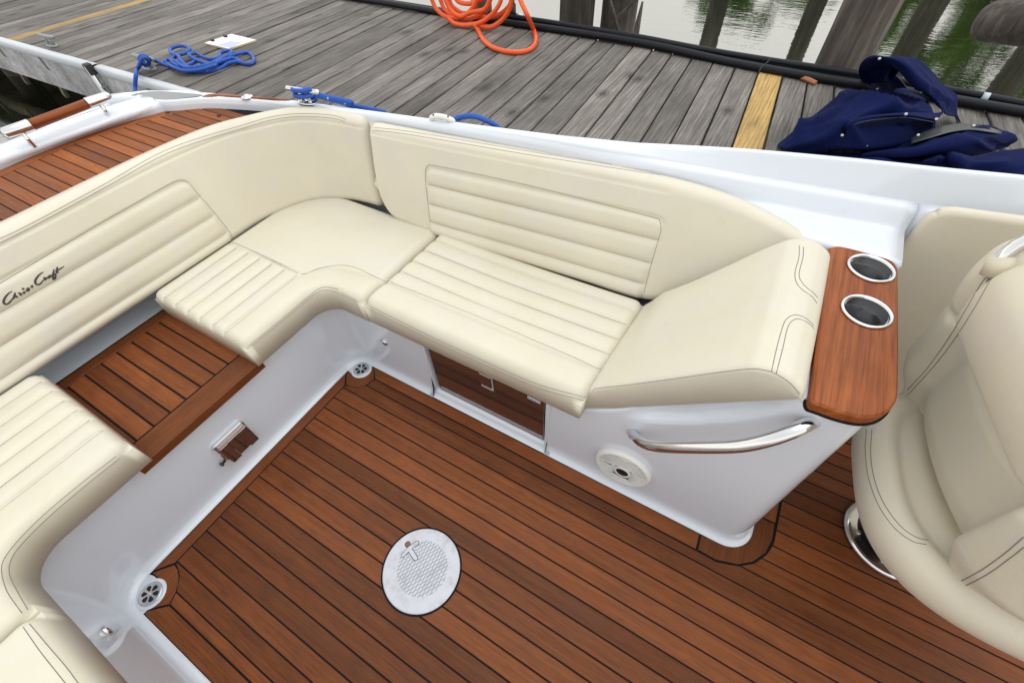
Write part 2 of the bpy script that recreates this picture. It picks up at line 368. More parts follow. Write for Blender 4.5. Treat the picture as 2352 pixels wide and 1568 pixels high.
def waterm():
    m, t, b = mat('river_water', (.010, .014, .006), .03, IOR=5.0); v = coords(t, (1, 1, 1), rnd=False); vv = coords(t, (1.0, 2.6, 1), (0, 0, .3), False)
    n1 = noise(t, vv, 1.6, 3, .5); n2 = noise(t, vv, 7.5, 3, .55); h = mixc(t, .3, n1, n2); bump(t, b, h, .06, .05); return m
M_WATER = waterm()
def leafm():
    m, t, b = mat('tree_leaves', (.05, .1, .02), .6); v = coords(t, (1, 1, 1), rnd=False); n = noise(t, v, .8, 3)
    c = ramp(t, n, [(.3, (.045, .10, .010)), (.7, (.16, .29, .03))]); t.links.new(c, b.inputs['Base Color']); return m
M_LEAF = leafm(); M_BARK = mat('tree_bark', (.09, .07, .05), .9)[0]
M_BANK = mat('grassy_bank', (.06, .08, .03), .9)[0]

# ================================================================== BOAT (structure of the cockpit)
boat = thing('motor_boat', (-.4, .11, 0), 'white motor boat with teak floor and cream cockpit seats moored at the wooden dock', 'boat')
Y0, X0, G = 9.9183*PL, -21.334*PL, .0043
def seam(k): return Y0-k*PL

# ---- cockpit floor: black caulked sole with one teak plank per piece
sole = obj('cockpit_floor', *prism([(-1.30, -.47), (2.1, -.47), (2.1, 1.40), (.40, 1.40), (.40, .70), (-1.30, .70)], -.03, -.0012, .0), M_CAULK, boat)
def plank(poly, m=M_TEAKX, par=None, z=0., th=.012, name='plank'):
    return obj(name, *prism(poly, z-th, z+random.uniform(-.0002, .0003)), m, par or sole)
CURVE = np.array([(.284, .592), (.342, .588), (.409, .609), (.449, .641), (.478, .689), (.490, .732), (.4905, .795), (.4905, .88), (.4905, 1.42)])
XE = 2.05
for k in range(1, 14):
    plank([(X0+G/2, seam(k+1)+G/2), (XE, seam(k+1)+G/2), (XE, seam(k)-G/2), (X0+G/2, seam(k)-G/2)])
plank([(X0+G/2, seam(1)+G/2), (XE, seam(1)+G/2), (XE, seam(0)-G/2), (-1.114, seam(0)-G/2), (-1.143, .5255), (X0+.008, .5115), (X0+G/2, .508)])
plank([(-1.108, seam(0)+G/2), (XE, seam(0)+G/2), (XE, seam(-1)-G/2), (.414, seam(-1)-G/2), (.375, .595), (.344, .5855), (.30, .587), (.16, .587), (-.55, .5955), (-1.101, .5955)])
plank([(X0+G/2, seam(15)+G/2), (XE, seam(15)+G/2), (XE, seam(14)-G/2), (X0+G/2, seam(14)-G/2)])
plank([(X0+.004, seam(15)-.004), (-1.146, -.305), (-1.119, -.331), (-1.114, seam(16)+G/2), (XE, seam(16)+G/2), (XE, seam(15)-G/2), (X0+.01, seam(15)-G/2)])
plank([(-1.110, seam(16)-G/2), (XE, seam(16)-G/2), (XE, -.3705), (-1.097, -.3705)])
plank([(-1.146, -.4215), (-1.096, -.376), (XE, -.376), (XE, -.428), (-1.14, -.428)])
def cx_on_curve(y): return np.interp(y, CURVE[2:, 1], CURVE[2:, 0])
for k in range(-2, -16, -1):
    ya, yb = seam(k+1)+G/2, seam(k)-G/2; ys = np.linspace(ya, yb, 5)
    if ya > 1.36: break
    plank([(cx_on_curve(y)+G*.75, y) for y in ys[::-1]]+[(XE, ya), (XE, yb)])
# margin planks and the fitted corner pieces
plank([(-1.2365, -.340), (X0-G/2, -.290), (X0-G/2, .510), (-1.2365, .560)], M_TEAKY)
plank([(-1.146, .6435), (-1.101, .6005), (-.55, .6005), (.16, .5925), (.279, .5925), (.2775, .6435)])
D1 = np.array([-1.189, .609]); D2 = np.array([-1.178, -.385])
def scoop(c, a0, a1, r=.046, n=9): return [(c[0]+r*cos(a), c[1]+r*sin(a)) for a in np.linspace(a0, a1, n)]
plank([(-1.2365, .566), (-1.193, .516), (-1.168, .519), (-1.145, .5285), (-1.125, .543), (-1.112, .561), (-1.106, .598), (-1.149, .6435)]+scoop(D1, radians(28), radians(-130)), M_TEAKY)
plank([(-1.233, -.346), (-1.192, -.296), (-1.170, -.299), (-1.147, -.309), (-1.127, -.325), (-1.114, -.343), (-1.101, -.372), (-1.149, -.417)]+scoop(D2, radians(-42), radians(118))[::1], M_TEAKY)
INN = [(.2835, .6435), (.336, .6455), (.374, .6555), (.403, .675), (.421, .717), (.4275, .763), (.429, .796)]
plank(INN+[(.4855, .7965), (.4855, .74), (.474, .69), (.4455, .6445), (.407, .6130), (.342, .5930), (.2865, .5955)], M_TEAKY)
plank([(.430, .802), (.4855, .802), (.4855, 1.38), (.430, 1.38)], M_TEAKY)
for c in (D1, D2):   # drains in the corners
    s = 1 if c[1] > 0 else -1
    dw = obj('drain_pad', *lathe([(.046, -.006), (.0455, .001), (.042, .0026), (0, .003)], (c[0], c[1], 0), 28), M_GEL, boat, True)
    obj('corner_floor', *lathe([(.066, -.006), (.066, -.0007), (0, -.0006)], (c[0]-.034, c[1]+s*.030, 0), 32), M_GEL, boat, True)
    d = obj('drain_cover', *lathe([(.036, .002), (.0355, .0046), (.033, .0062), (.029, .0066), (.0275, .0055), (0, .0055)], (c[0], c[1], 0), 36), M_STEEL, boat, True)
    H = MB()
    for q in range(6):
        a0 = q*pi/3+.2; pts = [(c[0]+r*cos(a), c[1]+r*sin(a)) for r, a in ((.0085, a0+.22), (.020, a0+.06), (.0245, a0+.18), (.026, a0+.42), (.0245, a0+.66), (.020, a0+.78), (.0085, a0+.6))]
        H.add(*prism(pts, .0052, .0064, .0001))
    H.build('drain_slots', M_HOLE, d, kind='stuff'); obj('screw', *lathe([(.0042, .006), (.004, .0075), (.002, .0082), (0, .0084)], (c[0], c[1], 0), 12), M_CHROME, d, True)

# ---- white moulded seat bases: one wall swept along the foot of the seats
def fillet_path(pts, rad, step=.014):
    out = [np.array(pts[0], float)]
    for i in range(1, len(pts)-1):
        p, a, b = np.array(pts[i], float), np.array(pts[i-1], float), np.array(pts[i+1], float)
        da = (a-p)/np.linalg.norm(a-p); db = (b-p)/np.linalg.norm(b-p); r = rad[i]; s = p+da*r; e = p+db*r; c = p+da*r+db*r
        for q in np.linspace(0, pi/2, 13): out.append(c-db*r*cos(q)-da*r*sin(q))
    out.append(np.array(pts[-1], float)); res = []
    for a, b in zip(out[:-1], out[1:]):
        n = max(1, int(np.linalg.norm(b-a)/step)); res += [a+(b-a)*k/n for k in range(n)]
    return np.array(res+[out[-1]])
PATH = fillet_path([(1.6, -.4305), (-1.2395, -.4305), (-1.2395, .6465), (.4265, .6465), (.4265, 1.40)], [0, .075, .075, .085, 0])
TT_ = np.gradient(PATH, axis=0); TT_ /= np.linalg.norm(TT_, axis=1)[:, None]; NRM = np.stack([-TT_[:, 1], TT_[:, 0]], 1)
ZB = lambda x: np.interp(x, [-.185, -.11, .245, .30], [.372, .432, .757, .757])   # top of the base under the armrest
def wall_sweep(idx, topz, name, lean=.03, endcap=True, nz=9):
    """cove at the floor, wall, rounded top edge and a return inwards"""
    nv = 22; Vt = []
    for i in idx:
        p, n = PATH[i], NRM[i]; zt = topz(p)
        prof = [(-.001, -.008), (0, .0015), (.006, .0035), (.013, .0085), (.019, .017), (.0225, .03)]
        for q in np.linspace(0, 1, nz)[1:]: z = .03+(zt-.014-.03)*q; prof.append((.0225+lean*(z-.03), z))
        o0, z0 = prof[-1]
        for q in np.linspace(0, pi/2, 6)[1:]: prof.append((o0+.014*(1-cos(q)), z0+.014*sin(q)))
        prof += [(o0+.03, zt), (o0+.06, zt), (o0+.10, zt-.001)]
        Vt += [(*(p+n*o), z) for o, z in prof]
    n = len(prof); F = [f[::-1] for f in gridfaces(len(idx), n)]
    if endcap:
        F.append(tuple(range(n))); F.append(tuple(range((len(idx)-1)*n, len(idx)*n))[::-1])
    return obj(name, Vt, F, M_GEL, boat, True)
FX0, FX1 = -.822, -.302                     # opening for the refrigerator
on_side = np.abs(PATH[:, 1]-.6465) < 1e-6
ia = [i for i in range(len(PATH)) if not (on_side[i] and PATH[i, 0] > FX0) and i < np.argmax(on_side & (PATH[:, 0] > FX0))]
ic = [i for i in range(len(PATH)) if (on_side[i] and PATH[i, 0] > FX1) or (i > np.max(np.nonzero(on_side)))]
PATH2 = PATH
# make exact ends at the opening
def add_point(idx, x, first):
    global PATH, NRM
    PATH = np.vstack([PATH, [x, .6465]]); NRM = np.vstack([NRM, [0, 1]]); k = len(PATH)-1
    return [k]+idx if first else idx+[k]
ia = add_point(ia, FX0, False); ic = add_point(ic, FX1, True)
seat_base = wall_sweep(ia, lambda p: .338 if p[0] < -1.2 and -.12 < p[1] < .33 else .372, 'seat_base')
console = wall_sweep(ic, lambda p: float(ZB(p[0])) if p[1] < .66 else .757, 'console_wall', nz=44)
# scoop behind the grab handle, pressed into the console wall
ha, hb = np.array([-.055, .395]), np.array([.285, .735]); hx = (hb-ha)/np.linalg.norm(hb-ha); hy = np.array([-hx[1], hx[0]]); hm = (ha+hb)/2+hy*.032
for v in console.data.vertices:
    if .64 < v.co.y < .72 and v.co.z > .05:
        q = np.array([v.co.x, v.co.z])-hm; d = (np.dot(q, hx)/.225)**2+(np.dot(q, hy)/(.062 if np.dot(q, hy) > 0 else .045))**2
        if d < 1: v.co.y += .026*float(sstep(0, .75, 1-d))
# sill, recess and top beam round the refrigerator
s_ = MB(); prof = [(0, .0015), (.006, .0035), (.013, .0085), (.018, .016), (.02, .024), (.028, .031), (.09, .031)]
xs = np.linspace(FX0-.02, FX1+.02, 10); s_.add([(x, .6465+o, z) for x in xs for o, z in prof], [f[::-1] for f in gridfaces(10, len(prof))]); s_.build('recess_sill', M_GEL, boat, True)
s_ = MB()
for x, sg in ((FX0, -1), (FX1, 1)): s_.add(*box((x-sg*.004, .811, .19), (.014, .285, .372)))
s_.add(*box(((FX0+FX1)/2, .95, .19), (FX1-FX0+.02, .012, .38))); s_.add(*box(((FX0+FX1)/2, .80, .357), (FX1-FX0, .24, .03))); s_.build('recess_lining', M_GEL, boat)
# tops of the seat bases (flat, mostly under the cushions)
obj('seat_base_top', *prism([(-1.30, -.53), (-1.30, .74), (-.19, .74), (-.19, 1.22), (-1.95, 1.22), (-1.95, -1.2), (1.6, -1.2), (1.6, -.50), (-1.25, -.50)], .30, .330, .0), M_GEL, boat)

# ---- console top under the armrest, shelf behind the cup holders and coaming
A = lambda x, y, z: tuple(at(x, y, Z=z))
cg = loft([[(x, .70, float(ZB(x))-.004) for x in np.linspace(-.19, .238, 8)], [(x, 1.24, float(ZB(x))-.004) for x in np.linspace(-.19, .238, 8)]], 26, 6, curve_spline=False)
obj('console_top', *thicken(cg[:, ::-1], .015), M_GEL, boat, True)

# ---- gunwale and inner coaming: sections from stern to bow
#            X      outer edge        crest inner      slope foot       ledge           shelf edge
SEC = [(-2.56, (.90, .80), (.885, .814), (.86, .815), (.845, .814), (.84, .80), (.838, .775)),
       (-2.45, (.982, .805), (.965, .815), (.91, .816), (.902, .815), (.898, .80), (.896, .775)),
       (-2.27, (1.058, .806), (1.045, .816), (.945, .816), (.936, .815), (.932, .80), (.93, .775)),
       (-2.136, (1.088, .807), (1.075, .816), (1.035, .816), (1.027, .815), (1.022, .80), (1.02, .775)),
       (-1.96, (1.127, .808), (1.115, .817), (1.103, .817), (1.095, .816), (1.09, .80), (1.088, .775)),
       (-1.75, (1.172, .811), (1.162, .82), (1.15, .82), (1.143, .818), (1.14, .80), (1.138, .775)),
       (-1.33, (1.209, .828), (1.199, .838), (1.189, .838), (1.183, .835), (1.18, .79), (1.178, .74)),
       (-.72, (1.272, .85), (1.262, .86), (1.247, .856), (1.239, .845), (1.236, .79), (1.234, .74)),
       (-.43, (1.312, .863), (1.299, .873), (1.275, .86), (1.265, .84), (1.26, .80), (1.256, .75)),
       (-.063, (1.400, .878), (1.385, .888), (1.358, .833), (1.336, .829), (1.312, .777), (1.245, .770)),
       (.20, (1.432, .897), (1.416, .906), (1.389, .833), (1.366, .829), (1.338, .777), (1.22, .772)),
       (.405, (1.455, .908), (1.438, .917), (1.414, .833), (1.391, .829), (1.362, .777), (1.215, .772))]
def section_pts(s):
    pts = [(s[1][0]+.005, s[1][1]-.035)]+[s[k] for k in range(1, 7)]
    return pts
def hull_sheet(rows, name, par=boat, nv=44, m=M_GEL, sub=9, th=.006):
    G_ = []
    for r in rows: G_.append(rows_to(r, nv))
    G_ = np.array(G_); out = np.stack([cr(G_[:, q], sub*(len(rows)-1)+1) for q in range(nv)], 1)
    return obj(name, *thicken(out, th), m, par, True)
def rows_to(r, nv):
    x, pts = r; P = np.array(pts, float)
    # round each corner of the section a little: sample a mostly linear curve
    out = []
    for i in range(len(P)-1):
        out += [P[i]+(P[i+1]-P[i])*t for t in ((0, .08, .5, .92) if i else (0, .5, .92))]
    out.append(P[-1]); out = np.array(out)
    sm = out.copy(); sm[1:-1] = (out[:-2]+2*out[1:-1]+out[2:])/4
    q = resample(sm, nv); return np.column_stack([np.full(nv, x), q])
UP = [(s[0], [(s[1][0]+.005, s[1][1]-.035), s[1], s[2], s[3], (s[3][0]-.003, s[3][1]-.012)]) for s in SEC]
UP += [(.60, [(1.482, .885), (1.476, .920), (1.459, .929), (1.434, .842), (1.43, .82)]), (1.0, [(1.51, .91), (1.505, .945), (1.488, .954), (1.462, .86), (1.458, .83)]), (1.6, [(1.53, .95), (1.525, .985), (1.508, .99), (1.495, .86), (1.49, .83)])]
gun = hull_sheet(UP, 'gunwale', sub=7)
hull_sheet([(s[0], [(s[3][0]+.002, s[3][1]-.001), s[4], s[5], s[6], (s[6][0]-.004, s[6][1]-.03)]) for s in SEC], 'coaming', sub=7, nv=30)
FW = [(x, [(y0, z0), (y0-.02, z0-.012), (1.385, .79), (1.368, .5), (1.362, .05)]) for x, y0, z0 in ((.408, 1.415, .834), (.60, 1.435, .842), (1., 1.463, .86), (1.6, 1.496, .86))]
hull_sheet(FW, 'forward_coaming', nv=30)
V, F = prism([(1.205, .45), (1.44, .45), (1.413, .829), (1.389, .825), (1.360, .774), (1.213, .769)], .397, .409, .002); obj('coaming_end', [(v[2], v[0], v[1]) for v in V], F, M_GEL, boat)
# outer hull side and the teak-red rub rail
def edge(x): return np.interp(x, [s[0] for s in SEC]+[.6, 1., 1.6], [s[1][0] for s in SEC]+[1.475, 1.505, 1.525]), np.interp(x, [s[0] for s in SEC]+[.6, 1., 1.6], [s[1][1] for s in SEC]+[.92, .945, .985])
xs = np.linspace(-2.56, 1.6, 60)
hs_ = np.array([[(x, edge(x)[0]+a, edge(x)[1]-.03+(-.28-edge(x)[1]+.03)*t) for a, t in ((0, 0), (.012, .1), (.015, .3), (-.02, .7), (-.08, 1.))] for x in xs])
obj('hull_side', *thicken(hs_, .01), M_GEL, boat, True)
rp = cr([(x, edge(x)[0]+.008, edge(x)[1]-.004) for x in np.linspace(-1.95, -.1, 12)], 60)
obj('rub_rail', *tube(rp, .0075, 8), M_VARN, boat, True)
tr = np.array([[(-2.56-.02*t, y, .80+(-.28-.80)*t) for t in (0, .3, .7, 1)] for y in np.linspace(-.8, .90, 14)])
obj('transom', *thicken(tr, .02), M_GEL, boat, True)
obj('swim_platform', *prism([(-3.35, -.9), (-2.57, -.9), (-2.57, .82), (-2.95, .82), (-3.25, .62), (-3.35, .3)], .02, .075, .012), M_GEL, boat)

# ---- aft deck: teak laid lengthwise with a margin along the white rail
c8 = crop(0, 300, 3.92); c1 = crop(480, 300, 2.6133)
inn = [c8(0, 1455), c8(600, 1190), c8(1250, 915), c8(1850, 740), c8(2352, 590)]
DZ = .782
IN = [at(*p, Z=DZ) for p in inn]; corner = at(*c1(460, 362), Z=DZ); sidept = at(*c1(1260, 404), Z=DZ)
inner = np.array([(IN[0][0]+.02, -.75), (IN[0][0]-.015, -.2)]+[(p[0], p[1]) for p in IN]+[(corner[0], corner[1])])
deck = obj('aft_deck', *prism(list(inner)+[(-2.13, 1.035), (-1.9, 1.12), (-1.80, 1.14), (-1.80, .8), (-1.93, .7), (-1.93, -.75)], DZ-.03, DZ-.0015, 0.), M_CAULK, boat)
ends = [c8(2020, 710), c8(1830, 765), c8(1660, 825), c8(1480, 888), c8(1290, 955), c8(1110, 1028), c8(930, 1100), c8(740, 1185), c8(550, 1262), c8(360, 1350), c8(170, 1435)]
ey = [at(*p, Z=DZ)[1] for p in ends]; pitch = (ey[0]-ey[-1])/(len(ey)-1)
MW = .052
def inx(y): return np.interp(y, inner[:, 1], inner[:, 0])
yy = ey[0]
cuts = [ey[0]+pitch*k for k in range(6, -30, -1)]
g = .0042
for ya, yb in zip(cuts[1:], cuts[:-1]):
    if ya < -.7: break
    lo, hi = ya+g/2, min(yb-g/2, 1.135)
    if lo > 1.12: continue
    st = [((inx(y)+MW) if y < corner[1]-.03 else float(np.interp(y, [corner[1]-.03, .94, 1.03, 1.10, 1.14], [corner[0]+MW, -2.255, -2.12, -1.95, -1.84])), y) for y in (hi, (hi*2+lo)/3, (hi+lo*2)/3, lo)]
    xe_ = -1.90 if hi < .8 else -1.80
    obj('plank', *prism(st+[(xe_, lo), (xe_, hi)], DZ-.012, DZ, .0008), M_DECKX, deck)
mr_ = resample(inner, 15)
for a, b in ((0, 5), (5, 10), (10, 14)):
    seg = mr_[a:b+1]; offs = seg+np.array([MW-g, 0]); lo = np.array([0, .001])
    obj('margin_plank', *prism([*(seg+lo), *(offs[::-1]-lo)], DZ-.012, DZ+.0001, .0006), M_DECKY, deck)
# white rail round the aft deck (inner face, rounded crest, outer slope)
ct = [c8(0, 1260), c8(850, 975), c8(1700, 690), c8(2352, 440)]; ot = [c8(0, 1100), c8(410, 920), c8(1000, 690), c8(1650, 490), c8(2000, 395)]
c_in = cr([(inner[0][0], -.75, DZ-.01)]+[(*p[:2], DZ-.01) for p in inner[1:-1]]+[(corner[0], corner[1]+.01, DZ-.01)], 40)
crest = [at(*p, Z=.812) for p in ct]; cr1 = cr([(crest[0][0]+.02, -.75, .812), (crest[0][0]-.01, -.2, .812)]+crest, 40)
outp = [at(*p, Z=.815) for p in ot]; o1 = cr([(outp[0][0]+.02, -.75, .815), (outp[0][0]-.005, -.2, .815)]+outp, 40)
yv = np.linspace(-.75, corner[1]+.005, 48)
def byy(C_): f_ = np.polyfit(C_[:, 1], C_[:, 0], 4); return np.stack([np.polyval(f_, yv), yv, np.full(48, C_[0, 2])], 1)
c_in, cr1, o1 = byy(c_in), byy(cr1), byy(o1)
rows = [c_in, c_in*[1, 1, 0]+[-.002, 0, DZ+.004], cr1*[1, 1, 0]+[.005, 0, .806], cr1+[-.004, 0, .001], (cr1+o1)/2+[0, 0, .004], o1, o1+[-.012, 0, -.012], o1+[-.03, 0, -.10], o1+[-.05, 0, -.35]]
rg = np.array(rows).transpose(1, 0, 2); rg2 = np.stack([rows_to((0, rg[i]), 40)[:, 1:] for i in range(len(rg))], 0)
rail = obj('transom_rail', *thicken(rg2[:, ::-1], .006), M_GEL, boat, True)
# small deck snaps
for p in (c1(470, 380), c1(1000, 410)):
    q = at(*p, Z=DZ); obj('deck_snap', *lathe([(.008, 0), (.008, .004), (.005, .006), (0, .006)], q, 12), M_IRON, boat, True)

# ---- grab rail with teak grip at the stern
c6 = crop(0, 200, 4.2)
gx = -2.36
pa, pb, pc, pd_ = [at(*c6(*q), Z=.875) for q in ((50, 1375), (500, 1225), (1455, 870), (1830, 745))]
gr = obj('stern_grab_rail', *tube(cr([pb, (pb*2+pc)/3, (pb+pc*2)/3, pc], 12), .0165, 14), M_VARN, boat, True)
for a, b, ta in ((pb, pa, 1), (pc, pd_, -1)):
    obj('rail_end', *tube([b, b*.92+a*.08, a*1.0, a+(a-b)*.02], [.010, .018, .0195, .0195], 14), M_CHROME, gr, True)
for a, b in ((pa, pb), (pc, pd_)):
    m_ = (a*.45+b*.55) if a is pa else (a*.6+b*.4); obj('rail_post', *tube([m_+[0, 0, -.01], m_+[.004, 0, -.066]], .008, 10, squash=1.5), M_CHROME, gr, True)

# ---- stern quarter: grey panel, teak inlay with filler cap, deck cleats
def gsurf(pts): return [on(gun, *p) for p in pts]
def inlay(name, pts, m, dz=.003, th=.006, nsub=28):
    q = [h[0] for h in gsurf(cr(pts, nsub, True)) if h is not None]
    if len(q) < 3: return None
    P = np.array(q); V = [*(P+[0, 0, dz]), *(P+[0, 0, dz-th])]; n = len(P); F = [tuple(range(n))]+[(i, n+i, n+(i+1) % n, (i+1) % n) for i in range(n)]
    return obj(name, V, F, m, gun)
inlay('grey_panel', [c1(95, 205), c1(230, 172), c1(400, 162), c1(640, 180), c1(830, 200), c1(700, 225), c1(430, 246), c1(250, 225)], M_SMOKE)
inlay('teak_step_pad', [c1(830, 215), c1(930, 190), c1(1060, 185), c1(1250, 205), c1(1500, 228), c1(1740, 252), c1(1500, 252), c1(1100, 236)], M_VARN)
h = on(gun, *c1(1290, 222))
if h is not None: obj('filler_cap', *lathe([(.024, 0), (.024, .004), (.019, .007), (.010, .008), (.009, .012), (0, .012)], h[0], 24), M_CHROME, boat, True)
for p in (c1(505, 130), c1(920, 165)):
    h = on(gun, *p)
    if h is not None: obj('deck_snap', *lathe([(.009, 0), (.009, .006), (.005, .01), (0, .01)], h[0], 12), M_IRON, boat, True)

# ================================================================== FITTINGS OF THE COCKPIT
# ---- teak shelf with two cup holders
WZ = .778
wp = [A(1862, 922, WZ), A(1868, 880, WZ), A(1880, 760, WZ), A(1893, 620, WZ), A(1897, 585, WZ), A(1903, 568, WZ), A(1918, 563, WZ), A(1940, 565, WZ), A(2000, 581, WZ), A(2064, 600, WZ), A(2065, 640, WZ), A(2066, 760, WZ), A(2066, 880, WZ), A(2064, 915, WZ), A(2050, 938, WZ), A(2030, 952, WZ), A(2005, 958, WZ), A(1975, 957, WZ), A(1930, 946, WZ), A(1890, 931, WZ)]
wq = np.array([p[:2] for p in wp])
for _ in range(2): wq = np.stack([.75*wq+.25*np.roll(wq, -1, 0), .25*wq+.75*np.roll(wq, -1, 0)], 1).reshape(-1, 2)
wq = [tuple(p) for p in wq]
shelf = obj('cup_holder_shelf', *prism(wq, WZ-.026, WZ, .005), M_VARN, boat)
cen = np.mean(np.array(wq), 0); obj('shelf_gasket', *prism([tuple(cen+(np.array(p)-cen)*[1.045, 1.012]) for p in wq], WZ-.03, WZ-.0245, .001), M_CAULK, shelf)
for px in ((2000.5, 616), (1990.5, 715)):
    c = at(*px, Z=WZ+.002); c[2] = WZ
    cup = obj('cup_holder', *lathe([(.0455, -.0005), (.0535, .0012), (.0535, .0035), (.0515, .0062), (.048, .0062), (.0455, .003), (.0445, -.003), (.0440, -.02)], c, 48), M_CHROME, boat, True)
    obj('cup_liner', *lathe([(.0438, .001), (.0425, -.095), (.036, -.102), (0, -.103)], c, 48), M_CUP, cup, True)
# real holes through the shelf
holes = []
for px in ((2000.5, 616), (1990.5, 715)):
    c = at(*px, Z=WZ+.002); V, F = lathe([(.0450, -.09), (.0450, .05)], (c[0], c[1], WZ), 40)
    cm = bpy.data.meshes.new('cutter'); cm.from_pydata([tuple(v) for v in V], [], F); co = bpy.data.objects.new('cutter', cm); COL.objects.link(co); holes.append(co)
    md = shelf.modifiers.new('hole', 'BOOLEAN'); md.object = co; md.solver = 'EXACT'; md.operation = 'DIFFERENCE'
    for so in [x for x in bpy.data.objects if x.name.startswith('shelf_gasket')]:
        md = so.modifiers.new('hole', 'BOOLEAN'); md.object = co; md.solver = 'EXACT'; md.operation = 'DIFFERENCE'
bpy.context.view_layer.update(); dg = bpy.context.evaluated_depsgraph_get()
for so in [shelf]+[x for x in bpy.data.objects if x.name.startswith('shelf_gasket')]:
    nm = bpy.data.meshes.new_from_object(so.evaluated_get(dg)); so.modifiers.clear(); so.data = nm
for co in holes: bpy.data.objects.remove(co)
# ---- grab handle on the console
hp = [at(1449, 988, Y=.690), at(1456, 1000, Y=.662), at(1473, 1014, Y=.636), at(1500, 1023, Y=.622), at(1550, 1026.5, Y=.616), at(1650, 1026.5, Y=.616), at(1710, 1022, Y=.620), at(1770, 1008, Y=.632), at(1825, 988, Y=.654), at(1858, 972, Y=.680), at(1871, 966, Y=.705), at(1880, 962, Y=.735)]
obj('grab_handle', *tube(cr(hp, 60), .0155, 20), M_CHROME, boat, True)

# ---- speaker on the console wall
def wallframe(o, x, y):
    p, n = on(o, x, y); n = np.array([0, -1, .03]); n /= np.linalg.norm(n); ux = np.array([1., 0, 0]); uz = np.cross(ux, n); uz = np.cross(n, ux)
    uz = uz if uz[2] > 0 else -uz; return p, ux, uz, n
sp, sx, sz, sn = wallframe(console, 1432, 1069)
SR = .090
spk = obj('speaker', *lathe([(SR+.004, -.004), (SR+.004, .008), (SR, .017), (SR-.004, .0195), (SR-.009, .019), (SR-.0115, .012), (0, .011)], sp, 56, up=sn), M_WPLAS, boat, True)
gm = obj('speaker_mesh', *lathe([(SR-.0115, .0115), (0, .013)], sp, 40, up=sn), M_WPLAS, spk, True)
L_ = lambda a, b, c: sp+sx*a+sz*b+sn*c
D_ = MB()
for i in range(-11, 12):
    for j in range(-11, 12):
        a, b = i*.0066+(j % 2)*.0033, j*.0066
        if hypot(a, b) < SR-.013 and hypot(a-.004, b+.012) > .026: D_.add(*lathe([(.0021, .0118), (.0021, .0134), (0, .0134)], L_(a, b, 0), 6, up=sn))
D_.build('speaker_perforations', M_MESH, spk, kind='stuff')
for j in range(-6, 7):
    b = j*.0125
    hw = sqrt(max(0, (SR-.007)**2-b*b))
    segs = [(-hw, hw)] if abs(b+.012) > .026 else [(-hw, .004-.027), (.004+.027, hw)]
    for a0, a1 in segs:
        if a1-a0 > .008: obj('grille_bar', *tube([L_(a0, b, .017), L_((a0+a1)/2, b, .019), L_(a1, b, .017)], .0027, 6), M_WPLAS, spk, True)
tc = L_(.004, -.012, 0)
obj('tweeter_ring', *lathe([(.029, .012), (.028, .019), (.024, .021), (.021, .018)], tc, 32, up=sn), M_WPLAS, spk, True)
obj('tweeter', *lathe([(.0215, .017), (.019, .0195), (.012, .0185), (.006, .021), (0, .0215)], tc, 28, up=sn), M_BLACK, spk, True)
obj('speaker_badge', *tube([L_(-.062, .006, .0172), L_(-.036, .006, .018)], .0032, 8), M_BLACK, spk, True)

# ---- courtesy lights on the seat bases
for p in ((883, 785), (243, 1449)):
    h = on(seat_base, *p)
    if h is None: continue
    n = np.array([0, -1., 0]) if h[0][1] > 0 else np.array([0, 1., 0])
    li = obj('courtesy_light', *lathe([(.017, -.001), (.017, .004), (.0145, .007), (.009, .0085), (0, .009)], h[0], 28, up=n), M_CHROME, boat, True)
    obj('light_hood', *tube([h[0]+n*.006+np.array([cos(a)*.0125, 0, sin(a)*.0125]) for a in np.linspace(.1*pi, .9*pi, 9)], .003, 8), M_CHROME, li, True)

# ---- folding chrome bracket on the aft seat base
cb = crop(500, 1350, 1.96)
bx = -1.262-.0
bp = [at(*cb(*q), X=-1.262) for q in ((875, 588), (998, 690), (780, 918), (632, 815))]
cc = np.mean(bp, 0); pl_y, pl_z = .055, .042
def rrect(cy, cz, hy_, hz_, r, n=5):
    out = []
    for sy, sz_, a0 in ((1, 1, 0), (-1, 1, pi/2), (-1, -1, pi), (1, -1, 3*pi/2)):
        for q in np.linspace(0, pi/2, n): out.append((cy+sy*(hy_-r)+r*cos(a0+q), cz+sz_*(hz_-r)+r*sin(a0+q)))
    return out
def xplate(cy, cz, hy_, hz_, r, x0, x1, bev=.002):
    V, F = prism(rrect(cy, cz, hy_, hz_, r), x0, x1, bev); return [(v[2], v[0], v[1]) for v in V], F
br = obj('table_bracket', *xplate(cc[1], cc[2]+.004, .062, .050, .012, -1.268, -1.252), M_CHROME, boat)
obj('bracket_leaf', *xplate(cc[1]+.002, cc[2]-.004, .056, .046, .006, -1.253, -1.236), M_FRIDGE, br)
for dy in (-.036, .040): obj('bracket_hinge', *xplate(cc[1]+dy, cc[2]-.005, .017, .049, .004, -1.2375, -1.2325), M_FRIDGE, br)
obj('bracket_pin', *tube([(-1.25, cc[1]-.062, cc[2]-.028), (-1.25, cc[1]-.076, cc[2]-.031), (-1.25, cc[1]-.077, cc[2]-.031), (-1.25, cc[1]-.083, cc[2]-.033)], [.0045, .0045, .008, .008], 10), M_IRON, br, True)

